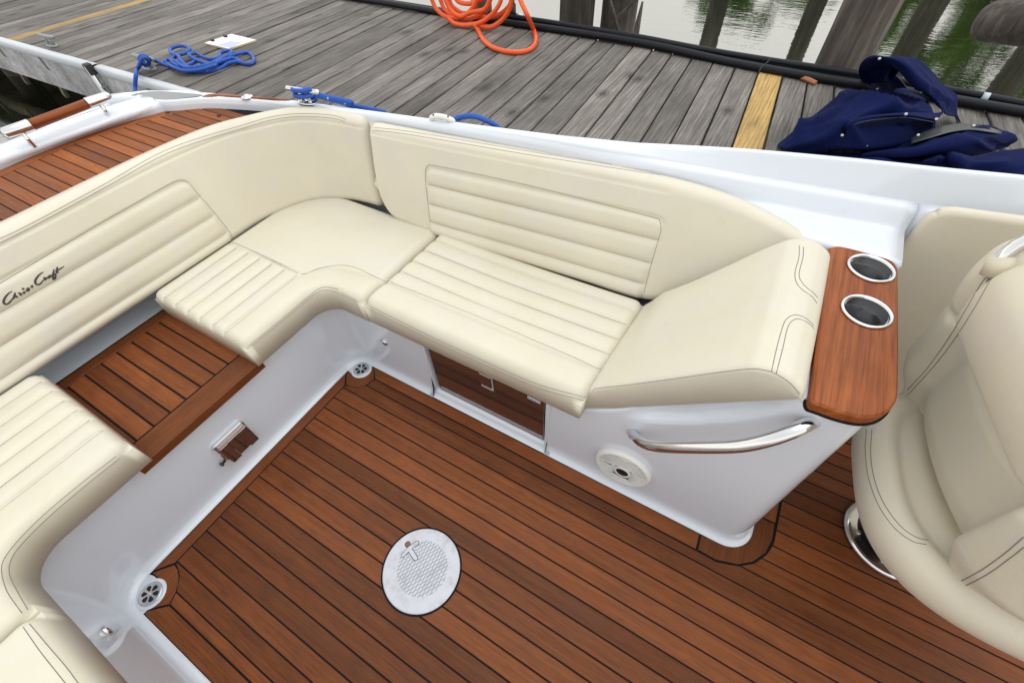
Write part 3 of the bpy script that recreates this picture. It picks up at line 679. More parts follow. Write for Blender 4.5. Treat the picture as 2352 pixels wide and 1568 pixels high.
# ---- teak step panel between the aft cushions: frame rails and boards
TZ = .372
tf = MB(); panel = obj('step_panel', *prism([(-1.79, -.098), (-1.246, -.098), (-1.246, .307), (-1.79, .307)], .345, TZ-.0025, 0), M_CAULK, boat)
ct4 = crop(0, 896, 1.75)
tb = [at(*ct4(*q), Z=TZ)[1] for q in ((1575, 938), (1483, 1015), (1385, 1097), (1280, 1182), (1175, 1275), (1060, 1368), (940, 1468))]
xin = at(*ct4(1280, 1182), Z=TZ)[0]; xbk = at(*ct4(810, 850), Z=TZ)[0]
ys = [.31]+tb[:]+[-.10]
tp = (tb[0]-tb[-1])/6
ys = [tb[0]+tp*1.05]+tb+[tb[-1]-tp*.6]
for ya, yb in zip(ys[1:], ys[:-1]):
    plank([(xbk+.002, ya+.003), (xin-.002, ya+.003), (xin-.002, yb-.003), (xbk+.002, yb-.003)], M_TEAKX, panel, TZ, .012, 'board')
obj('front_rail', *prism([(xin+.002, ys[-1]-.02), (-1.236, ys[-1]-.02), (-1.236, ys[0]+.006), (xin+.002, ys[0]+.006)], .338, TZ+.0005, .004), M_TEAKY, panel)
obj('rear_rail', *prism([(xbk-.045, ys[-1]-.02), (xbk-.002, ys[-1]-.02), (xbk-.002, ys[0]+.006), (xbk-.045, ys[0]+.006)], .352, TZ+.0003, .002), M_TEAKY, panel)

obj('rear_ledge', *prism([(-1.90, -.14), (xbk-.05, -.14), (xbk-.05, .34), (-1.90, .34)], .33, .3655, .003), M_GEL, boat)
# ---- round deck plate in the floor
hc = at(968, 1306.5, Z=0.003); HR = .1245
hat = obj('deck_plate', *lathe([(HR, .0005), (HR, .0032), (HR-.0025, .0045), (.02, .0046), (0, .0046)], (hc[0], hc[1], 0), 72), M_PLATE, boat)
obj('plate_gasket', *lathe([(HR+.0055, -.004), (HR+.0055, .0022), (HR-.002, .0024)], (hc[0], hc[1], 0), 72), M_CAULK, hat)
t8 = crop(1344, 1792, 1.75)
pc_ = at(*t8(558, 775), Z=.0046); PRr = .082
e1 = at(*t8(470, 930), Z=.0046)-at(*t8(615, 640), Z=.0046); e1 /= np.linalg.norm(e1); e2 = at(*t8(400, 752), Z=.0046)-at(*t8(650, 622), Z=.0046); e2 /= np.linalg.norm(e2)
LN = MB()
TH0, TH1 = at(*t8(420, 690), Z=.0046), at(*t8(525, 600), Z=.0046)
for e in (e1, e2):
    nn = np.array([-e[1], e[0], 0])
    for k in range(-8, 9):
        q = pc_+nn*k*.0102; hh = PRr**2-(k*.0102)**2
        if hh > 1e-5:
            hh = sqrt(hh); LN.add(*tube([q-e*hh+[0, 0, -.0002], q+e*hh+[0, 0, -.0002]], .0012, 4))
LN.build('tread_pattern', M_PLATED, hat, kind='stuff')
# recessed T handle
def flat_stroke(pts, wd, z, h, n=24):
    P = cr([(*p[:2], 0) for p in pts], n) if len(pts) > 2 else resample([(*p[:2], 0) for p in pts], 6); T, _, _ = frames(P); S = np.stack([-T[:, 1], T[:, 0]], 1)
    ang = np.linspace(pi/2, -pi/2, 7); l = P[:, :2]+S*wd; r = P[:, :2]-S*wd
    capa = [P[-1, :2]+wd*(cos(a)*T[-1, :2]+sin(a)*S[-1]) for a in ang]; capb = [P[0, :2]-wd*(cos(a)*T[0, :2]+sin(a)*S[0]) for a in ang]
    return prism([*l, *capa, *r[::-1], *capb], z, z+h, .0003)
bar = [at(*t8(425, 688), Z=.005), at(*t8(470, 640), Z=.005), at(*t8(522, 602), Z=.005)]; stem = [at(*t8(472, 648), Z=.005), at(*t8(512, 708), Z=.005)]
tr_ = MB(); tr_.add(*flat_stroke(bar, .0075, .0042, .0007)); tr_.add(*flat_stroke(stem, .0085, .0043, .00075)); tr_.build('handle_recess', M_HOLE, hat)
th_ = MB(); th_.add(*flat_stroke(bar, .0056, .0046, .0017)); th_.add(*flat_stroke(stem, .0064, .0047, .0019)); th_.build('lift_handle', M_PLATE, hat)
ho = at(*t8(457, 612), Z=.005); obj('finger_hole', *lathe([(.0105, .0044), (.0095, .0052), (0, .0052)], (ho[0], ho[1], 0), 20), mat('rusty_recess', (.16, .10, .07), .6, .3)[0], hat)

# ================================================================== CUSHIONS
UPN = lambda U, W: np.broadcast_to(np.array([0., 0, 1]), U.shape+(3,))
def sheet(bottom, top):
    """F(u,v) between two curves sampled at equal parameter; returns function"""
    n = 240; B = np.array(cr_par(bottom, n)); T = np.array(cr_par(top, n)); s = np.linspace(0, 1, n)
    def F(U, W):
        b = np.stack([np.interp(U, s, B[:, k]) for k in range(3)], -1); t = np.stack([np.interp(U, s, T[:, k]) for k in range(3)], -1)
        return b*(1-W[..., None])+t*W[..., None]
    return F
def cr_par(pts, n):
    """Catmull-Rom with the given points at even parameter steps"""
    P = np.array(pts, float); Q = np.vstack([2*P[0]-P[1], P, 2*P[-1]-P[-2]]); t = np.linspace(0, len(P)-1, n); i = np.clip(t.astype(int), 0, len(P)-2); f = (t-i)[:, None]
    a, b, c, d = Q[i], Q[i+1], Q[i+2], Q[i+3]
    return .5*(2*b+(c-a)*f+(2*a-5*b+4*c-d)*f*f+(3*b-a-3*c+d)*f**3)
def lin_par(pts, n=24):
    return resample(pts, n)
def normals(F, flip=1):
    def N(U, W):
        e = 2e-3; u0, u1 = np.clip(U-e, 0, 1), np.clip(U+e, 0, 1); w0, w1 = np.clip(W-e, 0, 1), np.clip(W+e, 0, 1)
        n = np.cross(F(u1, W)-F(u0, W), F(U, w1)-F(U, w0)); n /= np.linalg.norm(n, axis=-1)[..., None]+1e-12; return n*flip
    return N
def pix(P): v = RM @ (np.array(P, float)-CAMP); return (v[0]/v[2]*FPX+CX, v[1]/v[2]*FPX+CY)
def seams(o, lines, r=.0008, name='seam_thread'):
    return trace(name, o, [[pix(p) for p in ln] for ln in lines], r, M_SEAM, .15, False)
ST = .00085
WORN = lambda P: .0
# ---- side seat cushion (over the refrigerator)
SZ = .482
sf = [(-1.022, .640, SZ), (-.187, .640, SZ)]; sb = [(-1.010, 1.10, SZ), (-.160, 1.10, SZ)]
F_ = sheet(lin_par(sf), lin_par(sb))
FL = [.757, .829, .897, .967, 1.04, 1.12]
def bl(P, su, sv):
    y = P[..., 1]; fl = arch(y, FL, .010)*(y > FL[0])
    bol = np.where(y < FL[0], .006*np.sin(np.clip((y-.64)/(FL[0]-.64), 0, 1)*pi)-.0075*np.clip(1-np.abs(y-FL[0])/.02, 0, 1)**2, 0)
    sag = -.010*np.sin(np.clip((P[..., 0]+1.02)/.84, 0, 1)*pi)*sstep(.64, .9, y)
    return fl+bol+sag+.004
V, Fc = pad(F_, UPN, .108, .034, 70, 80, bl, Lu=.83, Lv=.46)
side_seat = obj('seat_cushion', V, Fc, M_CREAM, None, True, 'cream fluted seat cushion on the side bench above the dark refrigerator', 'cushion', 'cockpit seat cushions')
ct5 = crop(1344, 896, 1.75)
trace('stitching', side_seat, [[ct5(145, 515), ct5(600, 740), ct5(1000, 925), ct5(1350, 1075), ct5(1680, 1168)], [ct5(148, 538), ct5(600, 765), ct5(1000, 950), ct5(1350, 1100), ct5(1670, 1190)]], ST, M_THREAD)
trace('piping', side_seat, [[ct5(345, 372), ct5(650, 490), ct5(1000, 630), ct5(1350, 778), ct5(1600, 885), ct5(1783, 970)]], .0027, M_WELT, .5)

seams(side_seat, [[(-1.005, y, SZ-.004), (-.6, y, SZ-.015), (-.18, y, SZ-.004)] for y in FL[1:4]])
# ---- corner seat cushion where the side bench meets the aft bench
ci = fillet_path([(-1.226, .303), (-1.226, .640), (-1.026, .640)], [0, .085, 0], .02); co_ = fillet_path([(-1.745, .303), (-1.745, 1.10), (-1.018, 1.10)], [0, .22, 0], .02)
def lshape(inner_, outer_, z, mir=False):
    def split(P, n):
        return resample(P, n)
    n = 90
    # keep inner corner opposite outer corner
    def par(P, c0, c1):
        L = np.r_[0, np.cumsum(np.linalg.norm(np.diff(P, axis=0), axis=1))]; t = np.interp(L, [0, c0, c1, L[-1]], [0, .42, .62, 1]); s = np.linspace(0, 1, n)
        return np.stack([np.interp(s, t, P[:, k]) for k in range(2)]+[np.full(n, z)], 1)
    I = par(inner_, .252, .252+.1335); O = par(outer_, .577, .577+.3456)
    if mir: I = I*[1, -1, 1]+[0, .22, 0]; O = O*[1, -1, 1]+[0, .22, 0]
    s = np.linspace(0, 1, n)
    def F(U, W):
        b = np.stack([np.interp(U, s, I[:, k]) for k in range(3)], -1); t = np.stack([np.interp(U, s, O[:, k]) for k in range(3)], -1); return b*(1-W[..., None])+t*W[..., None]
    return F
FX = [-1.755, -1.685, -1.615, -1.545, -1.475, -1.405, -1.335]
def corner_bulge(mir):
    def b(P, su, sv):
        x = P[..., 0]; y = (.22-P[..., 1]) if mir else P[..., 1]
        infl = (y < .637) & (x < FX[-1]); fl = np.where(infl, arch(x, FX, .013), 0)*sstep(.642, .618, y)
        # front bolster that runs round the corner
        dfr = np.where(y < .60, -1.226-x, np.hypot(np.minimum(0, x+1.141), 0)*0+sv)
        seam_ = -.0065*np.clip(1-np.abs(sv-.112)/.014, 0, 1)**2*(y > .60); edge_ = -.006*np.clip(1-np.abs(y-.638)/.010, 0, 1)**2*(x < FX[-1])
        bol = .005*np.sin(np.clip(sv/.112, 0, 1)*pi)*(sv < .112)
        hump = .006*np.sin(np.clip((sv-.112)/.30, 0, 1)*pi)*(y > .64)
        return fl+seam_+edge_+bol+hump
    return b
Fc1 = lshape(ci, co_, SZ)
V, Fc = pad(Fc1, UPN, .112, .030, 170, 120, corner_bulge(False), Lu=1.0, Lv=.5)
corner_seat = obj('seat_cushion', V, Fc, M_CREAM, None, True, 'cream curved corner cushion between the dark refrigerator seat and the teak step panel', 'cushion', 'cockpit seat cushions')
trace('stitching', corner_seat, [[ct4(1700, 825), ct4(1900, 665), ct4(2120, 480), ct4(2190, 425), ct4(2250, 408), ct4(2330, 425)], [ct4(1702, 840), ct4(1900, 682), ct4(2130, 490), ct4(2200, 440), ct4(2260, 430), ct4(2340, 450)], [ct5(0, 447), ct5(60, 478), ct5(112, 505)], [ct5(0, 462), ct5(60, 490), ct5(112, 515)], [ct4(1600, 100), ct4(1720, 150), ct4(1900, 235), ct4(2080, 318), ct4(2200, 280), (784, 609), (820, 616), (850, 630), (884, 646)]], ST*.9, M_THREAD)
seams(corner_seat, [[(x, .315, SZ-.012), (x, .632, SZ-.008)] for x in FX[1:]])
# ---- the mirrored corner cushion, nearest bottom left
V, Fc = pad(lshape(ci, co_, SZ, True), lambda U, W: UPN(U, W), .112, .030, 120, 90, corner_bulge(True), Lu=1.0, Lv=.5)
Fc = [f[::-1] for f in Fc]
near_corner = obj('seat_cushion', V, Fc, M_CREAM, None, True, 'cream corner cushion below the lettered backrest, nearest the bottom left', 'cushion', 'cockpit seat cushions')
ct7 = crop(0, 1792, 1.75)
trace('stitching', near_corner, [[ct7(800, 5), ct7(550, 200), ct7(300, 410), ct7(120, 590), ct7(30, 710), ct7(10, 800), ct7(50, 940), ct7(150, 1085)], [ct7(825, 20), ct7(580, 215), ct7(330, 430), ct7(150, 610), ct7(75, 720), ct7(65, 820), ct7(120, 940), ct7(190, 1060)]], ST*.9, M_THREAD)
seams(near_corner, [[(x, -.095, SZ-.012), (x, -.40, SZ-.008)] for x in FX[1:]])
# ---- near side bench cushion, cut by the bottom left corner of the picture
F_ = sheet(lin_par([(-1.020, -.418, SZ), (.60, -.418, SZ)]), lin_par([(-1.012, -.88, SZ), (.60, -.88, SZ)]))
V, Fc = pad(F_, UPN, .108, .034, 60, 60, lambda P, su, sv: .004+0*su, Lu=1.6, Lv=.46); Fc = [f[::-1] for f in Fc]
near_seat = obj('seat_cushion', V, Fc, M_CREAM, None, True, 'plain cream bench cushion cut off by the bottom left corner of the picture', 'cushion', 'cockpit seat cushions')
trace('stitching', near_seat, [[ct7(135, 1145), ct7(270, 1340), ct7(380, 1480), ct7(450, 1568), ct7(480, 1610)], [ct7(175, 1125), ct7(330, 1310), ct7(450, 1450), ct7(540, 1568), ct7(570, 1600)]], ST*.9, M_THREAD)

# ---- aft backrest with horizontal flutes and lettering, wrapping round the corner
bb = [(-1.735, -1.1, .468), (-1.735, -.6, .468), (-1.735, -.2, .468), (-1.735, .22, .468), (-1.735, .60, .468), (-1.735, .79, .468), (-1.712, .885, .468), (-1.665, .985, .468), (-1.600, 1.048, .468), (-1.50, 1.088, .468), (-1.41, 1.102, .468), (-1.335, 1.106, .468)]
bt = [(-1.80, -1.1, .838), (-1.80, -.6, .838), (-1.80, -.2, .838), (-1.81, .22, .838), (-1.825, .60, .838), (-1.795, .83, .838), (-1.74, .95, .838), (-1.675, 1.045, .838), (-1.60, 1.10, .838), (-1.50, 1.128, .836), (-1.41, 1.138, .836), (-1.335, 1.144, .836)]
F_ = sheet(cr(bb, 120), cr(bt, 120)); NB = normals(F_)
FLZ = [.438, .512, .587, .661, .731]
def bbul(P, su, sv):
    z, y = P[..., 2], P[..., 1]; yl = .661+0*z
    d = .035-np.hypot(np.maximum(0, .035-(yl-y)), np.maximum(0, .035-(FLZ[-1]-z))); wt = sstep(-.001, .010, d); fl = arch(z, FLZ, .013)+.010
    gro = -.004*np.clip(1-np.abs(z-.802)/.008, 0, 1)-.0045*np.exp(-(d/.006)**2)
    return fl*wt*sstep(0, .03, d+.012)+gro+.005*np.sin(np.clip((z-.47)/.37, 0, 1)*pi)*(1-wt)
V, Fc = pad(F_, NB, lambda U, W: .085-.040*sstep(.70, .86, U), .034, 330, 150, bbul, Lu=2.4, Lv=.37)
aft_back = obj('backrest_cushion', V, Fc, M_CREAM, None, True, 'long cream fluted backrest with dark script lettering along the aft bench', 'cushion', 'cockpit backrests')
ct1 = crop(0, 0, 1.75)
trace('stitching', aft_back, [[(0, 548), ct1(200, 1548), ct1(700, 1280), ct1(1160, 1028), ct1(1680, 860), ct1(1900, 800), ct1(2100, 783), ct1(2300, 797), (795, 275)], [(0, 558), ct1(210, 1568), ct1(710, 1300), ct1(1170, 1050), ct1(1690, 880), ct1(1900, 822), ct1(2100, 803), ct1(2300, 817), (793, 281)],
      [(540, 553), ct4(1560, 0), ct1(1440, 1420), ct1(1375, 1350), ct1(1300, 1262), ct1(1255, 1243), ct1(1180, 1262), ct1(900, 1420), ct1(640, 1568), ct4(0, 385)]], ST*.9, M_THREAD)
seams(aft_back, [[(-1.735-.22*(z-.468)+.004, y, z) for y in np.linspace(-.35, .652, 14)] for z in FLZ[1:4]])
cl = crop(0, 980, 6.272)
strokes = [[(300, 1045), (230, 1080), (150, 1160), (92, 1260), (85, 1320), (120, 1360), (180, 1355), (250, 1300), (320, 1210), (352, 1165)],
           [(372, 1075), (352, 1160), (335, 1240)], [(340, 1235), (360, 1190), (388, 1162), (408, 1170), (412, 1198), (445, 1175)],
           [(450, 1068), (466, 1088), (500, 1092), (500, 1125), (515, 1140), (545, 1108)], [(598, 1042), (572, 1082), (592, 1092), (630, 1062)], [(635, 1052), (690, 962), (712, 1010), (695, 1040), (655, 1034)],
           [(1072, 568), (1000, 610), (920, 690), (868, 780), (875, 850), (930, 882), (1000, 850), (1060, 780), (1092, 732)], [(1072, 690), (1092, 716), (1142, 712), (1112, 765), (1168, 722)],
           [(1262, 640), (1205, 665), (1182, 715), (1232, 692), (1278, 636), (1266, 668), (1300, 640)], [(1332, 498), (1306, 640), (1312, 738), (1350, 738), (1372, 650), (1356, 604), (1315, 650)], [(1418, 438), (1396, 570), (1412, 585), (1440, 560)], [(1362, 562), (1450, 512), (1585, 424)]]
wds = [.0030, .0030, .0022, .0026, .0026, .0026, .0030, .0026, .0026, .0030, .0032, .0022]
LG = MB()
for st, wd in zip(strokes, wds):
    pts = [on(aft_back, *cl(*p)) for p in cr(st, 26)]; pts = [h[0]+h[1]*.0002 for h in pts if h is not None]
    if len(pts) > 3:
        q = np.linspace(0, 1, len(pts)); LG.add(*tube(pts, .72*wd*(.55+.75*np.sin(q*pi)**.8), 6))
for (sx_, sy_, rr_) in ((570, 985, 0),):
    h = on(aft_back, *cl(sx_, sy_)); LG.add(*lathe([(.0034, -.001), (.003, .0012), (0, .0018)], h[0], 10, up=h[1]))
stp = [cl(785+(52 if k % 2 == 0 else 21)*sin(k*pi/5+.5), 925-(52 if k % 2 == 0 else 21)*cos(k*pi/5+.5)) for k in range(10)]
q = [on(aft_back, *p) for p in stp]; LG.add([h[0]+h[1]*.0016 for h in q]+[h[0]-h[1]*.001 for h in q], [tuple(range(10))]+[(i, 10+i, 10+(i+1) % 10, (i+1) % 10) for i in range(10)])
LG.build('lettering', M_LOGO, aft_back, True, label='dark embroidered script reading Chris star Craft')

# ---- side backrest
sb_ = [(-1.288, 1.085, .62), (-1.276, 1.073, .53), (-1.235, 1.064, .478), (-1.13, 1.066, .463), (-1.0, 1.070, .458), (-.8, 1.080, .455), (-.6, 1.090, .455), (-.38, 1.100, .455), (-.17, 1.108, .46), (-.02, 1.125, .53), (.12, 1.15, .64), (.232, 1.185, .722)]
st_ = [(-1.306, 1.122, .825), (-1.27, 1.128, .831), (-1.20, 1.135, .832), (-1.10, 1.145, .833), (-1.0, 1.155, .834), (-.8, 1.178, .835), (-.6, 1.20, .836), (-.38, 1.222, .837), (-.17, 1.238, .833), (-.02, 1.240, .822), (.12, 1.225, .80), (.246, 1.20, .768)]
F_ = sheet(cr_par(sb_, 120), cr_par(st_, 120)); NB = normals(F_)
FS = [.442, .518, .590, .664, .730]
def sbul(P, su, sv):
    z, x = P[..., 2], P[..., 0]; xl = -1.05+0*z; xr = -.182+0*z
    d = .035-np.hypot(np.maximum(0, .035-np.minimum(x-xl, xr-x)), np.maximum(0, .035-(FS[-1]-z))); wt = sstep(-.001, .010, d); fl = arch(z, FS, .013)+.010
    gro = -.004*np.clip(1-np.abs(z-.803)/.008, 0, 1)*(x < -.2)-.0045*np.exp(-(d/.006)**2)
    return fl*wt*sstep(0, .03, d+.012)+gro+.006*np.sin(np.clip((z-.47)/.37, 0, 1)*pi)*(1-wt)
V, Fc = pad(F_, NB, .048, .034, 230, 140, sbul, Lu=1.5, Lv=.37)
side_back = obj('backrest_cushion', V, Fc, M_CREAM, None, True, 'cream fluted backrest along the dock side of the cockpit', 'cushion', 'cockpit backrests')
ct2 = crop(1344, 0, 1.75); ct3 = crop(2688, 0, 1.75)
trace('stitching', side_back, [[ct2(130, 872), ct2(400, 897), ct2(800, 960), ct2(1300, 1045), ct2(1700, 1108), ct2(2100, 1170), ct2(2250, 1180), (1575, 386), (1590, 381)], [ct2(128, 890), ct2(400, 918), ct2(800, 983), ct2(1300, 1068), ct2(1700, 1130), ct2(2100, 1192), ct2(2240, 1208), (1568, 399), (1592, 387)],
      [ct2(612, 1530), ct2(585, 1300), ct2(580, 1180), ct2(600, 1145), ct2(680, 1148), ct2(1300, 1280), ct2(2100, 1485), ct2(2190, 1520), (1517, 520), ct5(2200, 30), ct5(2130, 270), ct5(2085, 450)], [(1577, 405), ct3(100, 1235), ct3(400, 1340), ct3(700, 1480), ct3(830, 1568), (1880, 560)]], ST*.9, M_THREAD)

seams(side_back, [[(x, np.interp(x, [-1.1, -.17], [1.067+.2*(z-.456), 1.108+.35*(z-.456)]), z) for x in np.linspace(-1.043, -.19, 12)] for z in FS[1:4]])
# ---- armrest wedge beside the cup holders
zt_x = [-.200, -.180, -.165, -.10, .028, .10, .139, .165, .185, .21, .235, .252]; zt_z = [.455, .482, .498, .565, .694, .766, .800, .809, .811, .806, .792, .776]
def armF(U, W):
    x = -.195+(.252+.195)*U; yb = 1.095+.075*sstep(-.1, .2, x); y = .683*(1-W)+yb*W; z = np.interp(x, zt_x, zt_z)+.004*np.sin(W*pi)
    k = x+.03*W*sstep(-.1, -.19, x); return np.stack([k, y, z], -1)
def armT(U, W):
    x = -.195+(.252+.195)*U; return np.maximum(.02, np.interp(x, zt_x, zt_z)-(ZB(x)+.004))
V, Fc = pad(armF, UPN, armT, .016, 70, 50, None, Lu=.6, Lv=.45)
arm = obj('armrest_cushion', V, Fc, M_CREAM, None, True, 'sloping cream armrest cushion beside the teak cup holder shelf', 'cushion')
ct6 = crop(2688, 896, 1.75)
trace('stitching', arm, [[ct6(805, 125), ct6(800, 210), ct6(775, 300), ct6(780, 370), ct6(820, 425), ct6(890, 475), ct6(925, 520)], [ct6(833, 135), ct6(828, 210), ct6(805, 300), ct6(808, 355), ct6(850, 410), ct6(900, 450), ct6(930, 485)],
      [ct6(612, 990), ct6(650, 820), ct6(690, 680), ct6(715, 630), ct6(765, 602), ct6(820, 610), ct6(870, 640), ct6(905, 680)], [ct6(645, 1005), ct6(690, 830), ct6(720, 700), ct6(750, 645), ct6(790, 628), ct6(840, 643), ct6(880, 668), ct6(905, 700)],
      [ct5(1735, 1130), ct5(1760, 1108), ct5(2000, 1080), ct5(2352, 1032), ct6(200, 1003), ct6(450, 973), ct6(560, 980), ct6(640, 1005), ct6(740, 1070), ct6(805, 1145)]], ST*.9, M_THREAD)

# ---- cream side panel on the hull forward of the console
cp = crop(2832, 800, 1.96)
pf = [(.418, 1.352, .06), (.8, 1.352, .06), (1.5, 1.36, .06)]; pt = [(.424, 1.352, .862), (.8, 1.368, .892), (1.5, 1.39, .93)]
F_ = sheet(lin_par(pf), lin_par(pt)); V, Fc = pad(F_, normals(F_), .02, .018, 40, 50, None, Lu=1.1, Lv=.8)
# round the upper corner
Va = np.array(V); dcx = .418+.05; dcz = .865-.05
for i, v in enumerate(Va):
    if v[0] < dcx and v[2] > dcz:
        dx, dz = dcx-v[0], v[2]-dcz; mx_ = max(dx, dz); d = hypot(dx, dz)
        if d > 1e-6: Va[i][0] = dcx-dx*mx_/d; Va[i][2] = dcz+dz*mx_/d
obj('side_panel_cushion', Va, Fc, M_CREAM2, None, True, 'upright cream padded panel on the hull side behind the helm seat', 'cushion')

# ================================================================== REFRIGERATOR
fr = thing('refrigerator', (-.56, .70, .03), 'dark reflective drawer refrigerator front under the side seat cushion', 'refrigerator')
fy = .677
def ypl(x0, x1, z0, z1, y0, y1, m, name, par, bev=.002):
    return obj(name, *box(((x0+x1)/2, (y0+y1)/2, (z0+z1)/2), (abs(x1-x0), abs(y1-y0), abs(z1-z0)), None, bev), m, par)
ypl(-.800, -.322, .034, .345, fy, fy+.02, M_FRIDGE, 'door', fr); ypl(-.806, -.312, .034, .343, fy+.022, fy+.24, M_BLACK, 'cabinet', fr)
lt = at(*ct5(1002, 1045), Y=fy); 
ypl(lt[0]-.034, lt[0]+.034, lt[2]-.066, lt[2]+.055, fy-.002, fy+.004, M_FRIDGE, 'latch_plate', fr)
la = ypl(lt[0]-.026, lt[0]+.026, lt[2]-.054, lt[2]+.040, fy-.005, fy, M_PLATE, 'latch', fr); ypl(lt[0]-.023, lt[0]+.023, lt[2]-.030, lt[2]+.036, fy-.011, fy-.004, M_FRIDGE, 'latch_handle', la)
bd = at(*ct5(1327, 1185), Y=fy); bg_ = ypl(bd[0]-.024, bd[0]+.024, bd[2]-.0075, bd[2]+.0075, fy-.0016, fy-.0002, M_BADGE, 'badge', fr, .0005)
def text_mesh(s, size, name, m, par, mtx, ext=.0004):
    cu = bpy.data.curves.new(name, 'FONT'); cu.body = s; cu.size = size; cu.align_x = 'CENTER'; cu.align_y = 'CENTER'; cu.extrude = ext
    to = bpy.data.objects.new(name, cu); COL.objects.link(to); bpy.context.view_layer.update(); d = bpy.context.evaluated_depsgraph_get()
    me = bpy.data.meshes.new_from_object(to.evaluated_get(d)); bpy.data.objects.remove(to); me.transform(mtx); me.materials.append(m)
    o = bpy.data.objects.new(name, me); COL.objects.link(o); o.parent = par
    o.matrix_parent_inverse = Matrix.Translation(-par.location)
    return o
text_mesh('isotherm', .0125, 'badge_text', M_BLUEINK, bg_, Matrix.Translation((bd[0], fy-.0019, bd[2])) @ Matrix.Rotation(radians(90), 4, 'X'))
obj('hinge_screw', *lathe([(.004, 0), (.003, .003), (0, .0035)], (-.345, fy, .325), 10, up=(0, -1, 0)), M_STEEL, fr, True)

# ================================================================== HELM SEAT
helm = thing('helm_seat', (.80, .92, 0), 'cream upholstered swivel helm seat on a round chrome pedestal, at the right edge', 'seat')
pb_ = (.80, .92, 0)
ped = obj('pedestal', *lathe([(.127, .001), (.127, .012), (.120, .02), (.108, .0205)], pb_, 56), M_CHROME, helm, True)
obj('base_plate', *lathe([(.109, .016), (.09, .021), (.07, .024), (.055, .03), (.05, .10), (.05, .33), (.12, .345), (.12, .36), (0, .36)], pb_, 40), mat('black_pedestal', (.012, .012, .014), .18)[0], ped, True)
for k in range(6):
    a = k*pi/3+.35; obj('bolt', *lathe([(.007, .019), (.007, .023), (.004, .025), (0, .025)], (pb_[0]+.092*cos(a), pb_[1]+.092*sin(a), 0), 10), M_STEEL, ped, True)
YC = .835
def contour(xc, yc, A_, B_, n, m=120, e=2.6):
    a = np.linspace(0, 2*pi, m, endpoint=False); c, s_ = np.cos(a), np.sin(a)
    return xc-A_*np.sign(c)*np.abs(c)**(2/e), yc+B_*np.sign(s_)*np.abs(s_)**(2/e)
def stack(levels, name, par, relief=None, m=160, e=3.0, skew=-.13):
    V = []
    for (z, xc, A_, B_) in levels:
        x, y = contour(xc, YC, A_, B_, e, m, e)
        if relief is not None: x = x+relief(x, y, z, xc)
        x = x+(y-YC)*skew; V += list(np.stack([x, y, np.full(m, z)], 1))
    F = [(i*m+k, i*m+(k+1) % m, (i+1)*m+(k+1) % m, (i+1)*m+k) for i in range(len(levels)-1) for k in range(m)]
    F = [f[::-1] for f in F]; F += [tuple(range(m)), tuple(range((len(levels)-1)*m, len(levels)*m))[::-1]]
    return obj(name, V, F, M_CREAM2, par, True)
zs = [(.335, .10), (.345, .06), (.365, .03), (.39, .012), (.42, .002), (.445, 0), (.47, .004), (.487, .014), (.499, .028), (.504, .042), (.501, .056), (.494, .064), (.494, .075), (.501, .09), (.505, .12), (.503, .17), (.500, .24)]
seatb = stack([(z, .815, .312-i, .292-i) for z, i in zs], 'seat_squab', helm)
def relief(x, y, z, xc):
    dy = np.abs(y-YC)/.30; rear = sstep(xc+.02, xc-.06, x)
    pan = sstep(.76, .52, dy)*sstep(.775, .745, z+.02*dy*0)*sstep(.47, .50, z)
    crown = .040*np.clip(1-dy*dy*2.2, 0, 1)**.8*sstep(.48, .55, z)*sstep(.78, .72, z)
    groove = .022*np.exp(-((z-.768)/.011)**2)*sstep(.9, .6, dy)
    wing = .020*np.exp(-((dy-.70)/.06)**2)*sstep(.74, .80, z)
    return rear*(.066*pan-crown*pan+groove+wing)
lev = []
for z in np.linspace(.485, .985, 92):
    t = (z-.485)/.5; xc = .705-.03*t; A_ = .115+.030*float(sstep(.485, .60, z)); B_ = .258+.068*float(sstep(.485, .61, z))
    top = max(0, (z-.905)/.08); r_ = sqrt(max(0, 1-min(1, top)**2)); A2 = A_-.075+.075*r_; B2 = B_-.06+.06*r_
    if z < .76: B2 += 0
    if z > .76: A2 += .02*sin(min(1, (z-.76)/.2)*pi)
    lev.append((z, xc, A2, B2))
lev.append((.988, .675, .03, .2))
YC = .85; helm_back = stack(lev, 'seat_back', helm, relief, e=4.0, skew=-.20)
cz = crop(3232, 900, .8775)
hz = crop(2832, 1888, 1.96)
trace('stitching', helm_back, [[(2306, 601), (2262, 640), (2225, 700), (2180, 775), (2130, 845), (2085, 895)], [(2306, 611), (2275, 645), (2238, 708), (2195, 775), (2150, 835), (2085, 907)],
      [hz(1470, 858), hz(1600, 828), hz(1780, 812), hz(2000, 710), hz(2200, 570), hz(2352, 440)], [hz(1510, 892), hz(1630, 870), hz(1800, 855), hz(2050, 740), hz(2250, 600), hz(2352, 520)]], ST, M_THREAD, parent=helm_back)
trace('stitching', seatb, [[(1990, 985), (1988, 1040), (1996, 1100), (2018, 1160), (2055, 1212), (2095, 1242), (2128, 1250)], [(2003, 985), (2000, 1040), (2008, 1098), (2030, 1155), (2066, 1205), (2102, 1232), (2132, 1240)]], ST, M_THREAD, parent=seatb)
ga = at(2300, 592, Z=.93)
obj('grab_tube', *tube(cr([ga+[.02, -.02, -.05], ga, ga+[.03, .02, .06], ga+[.12, .03, .13], ga+[.26, -.05, .16]], 24), .0125, 14), M_CHROME, helm, True)
obj('tube_collar', *tube([ga+[.012, -.012, -.03], ga+[0, 0, .004]], [.026, .019], 16), M_CREAM2, helm, True)

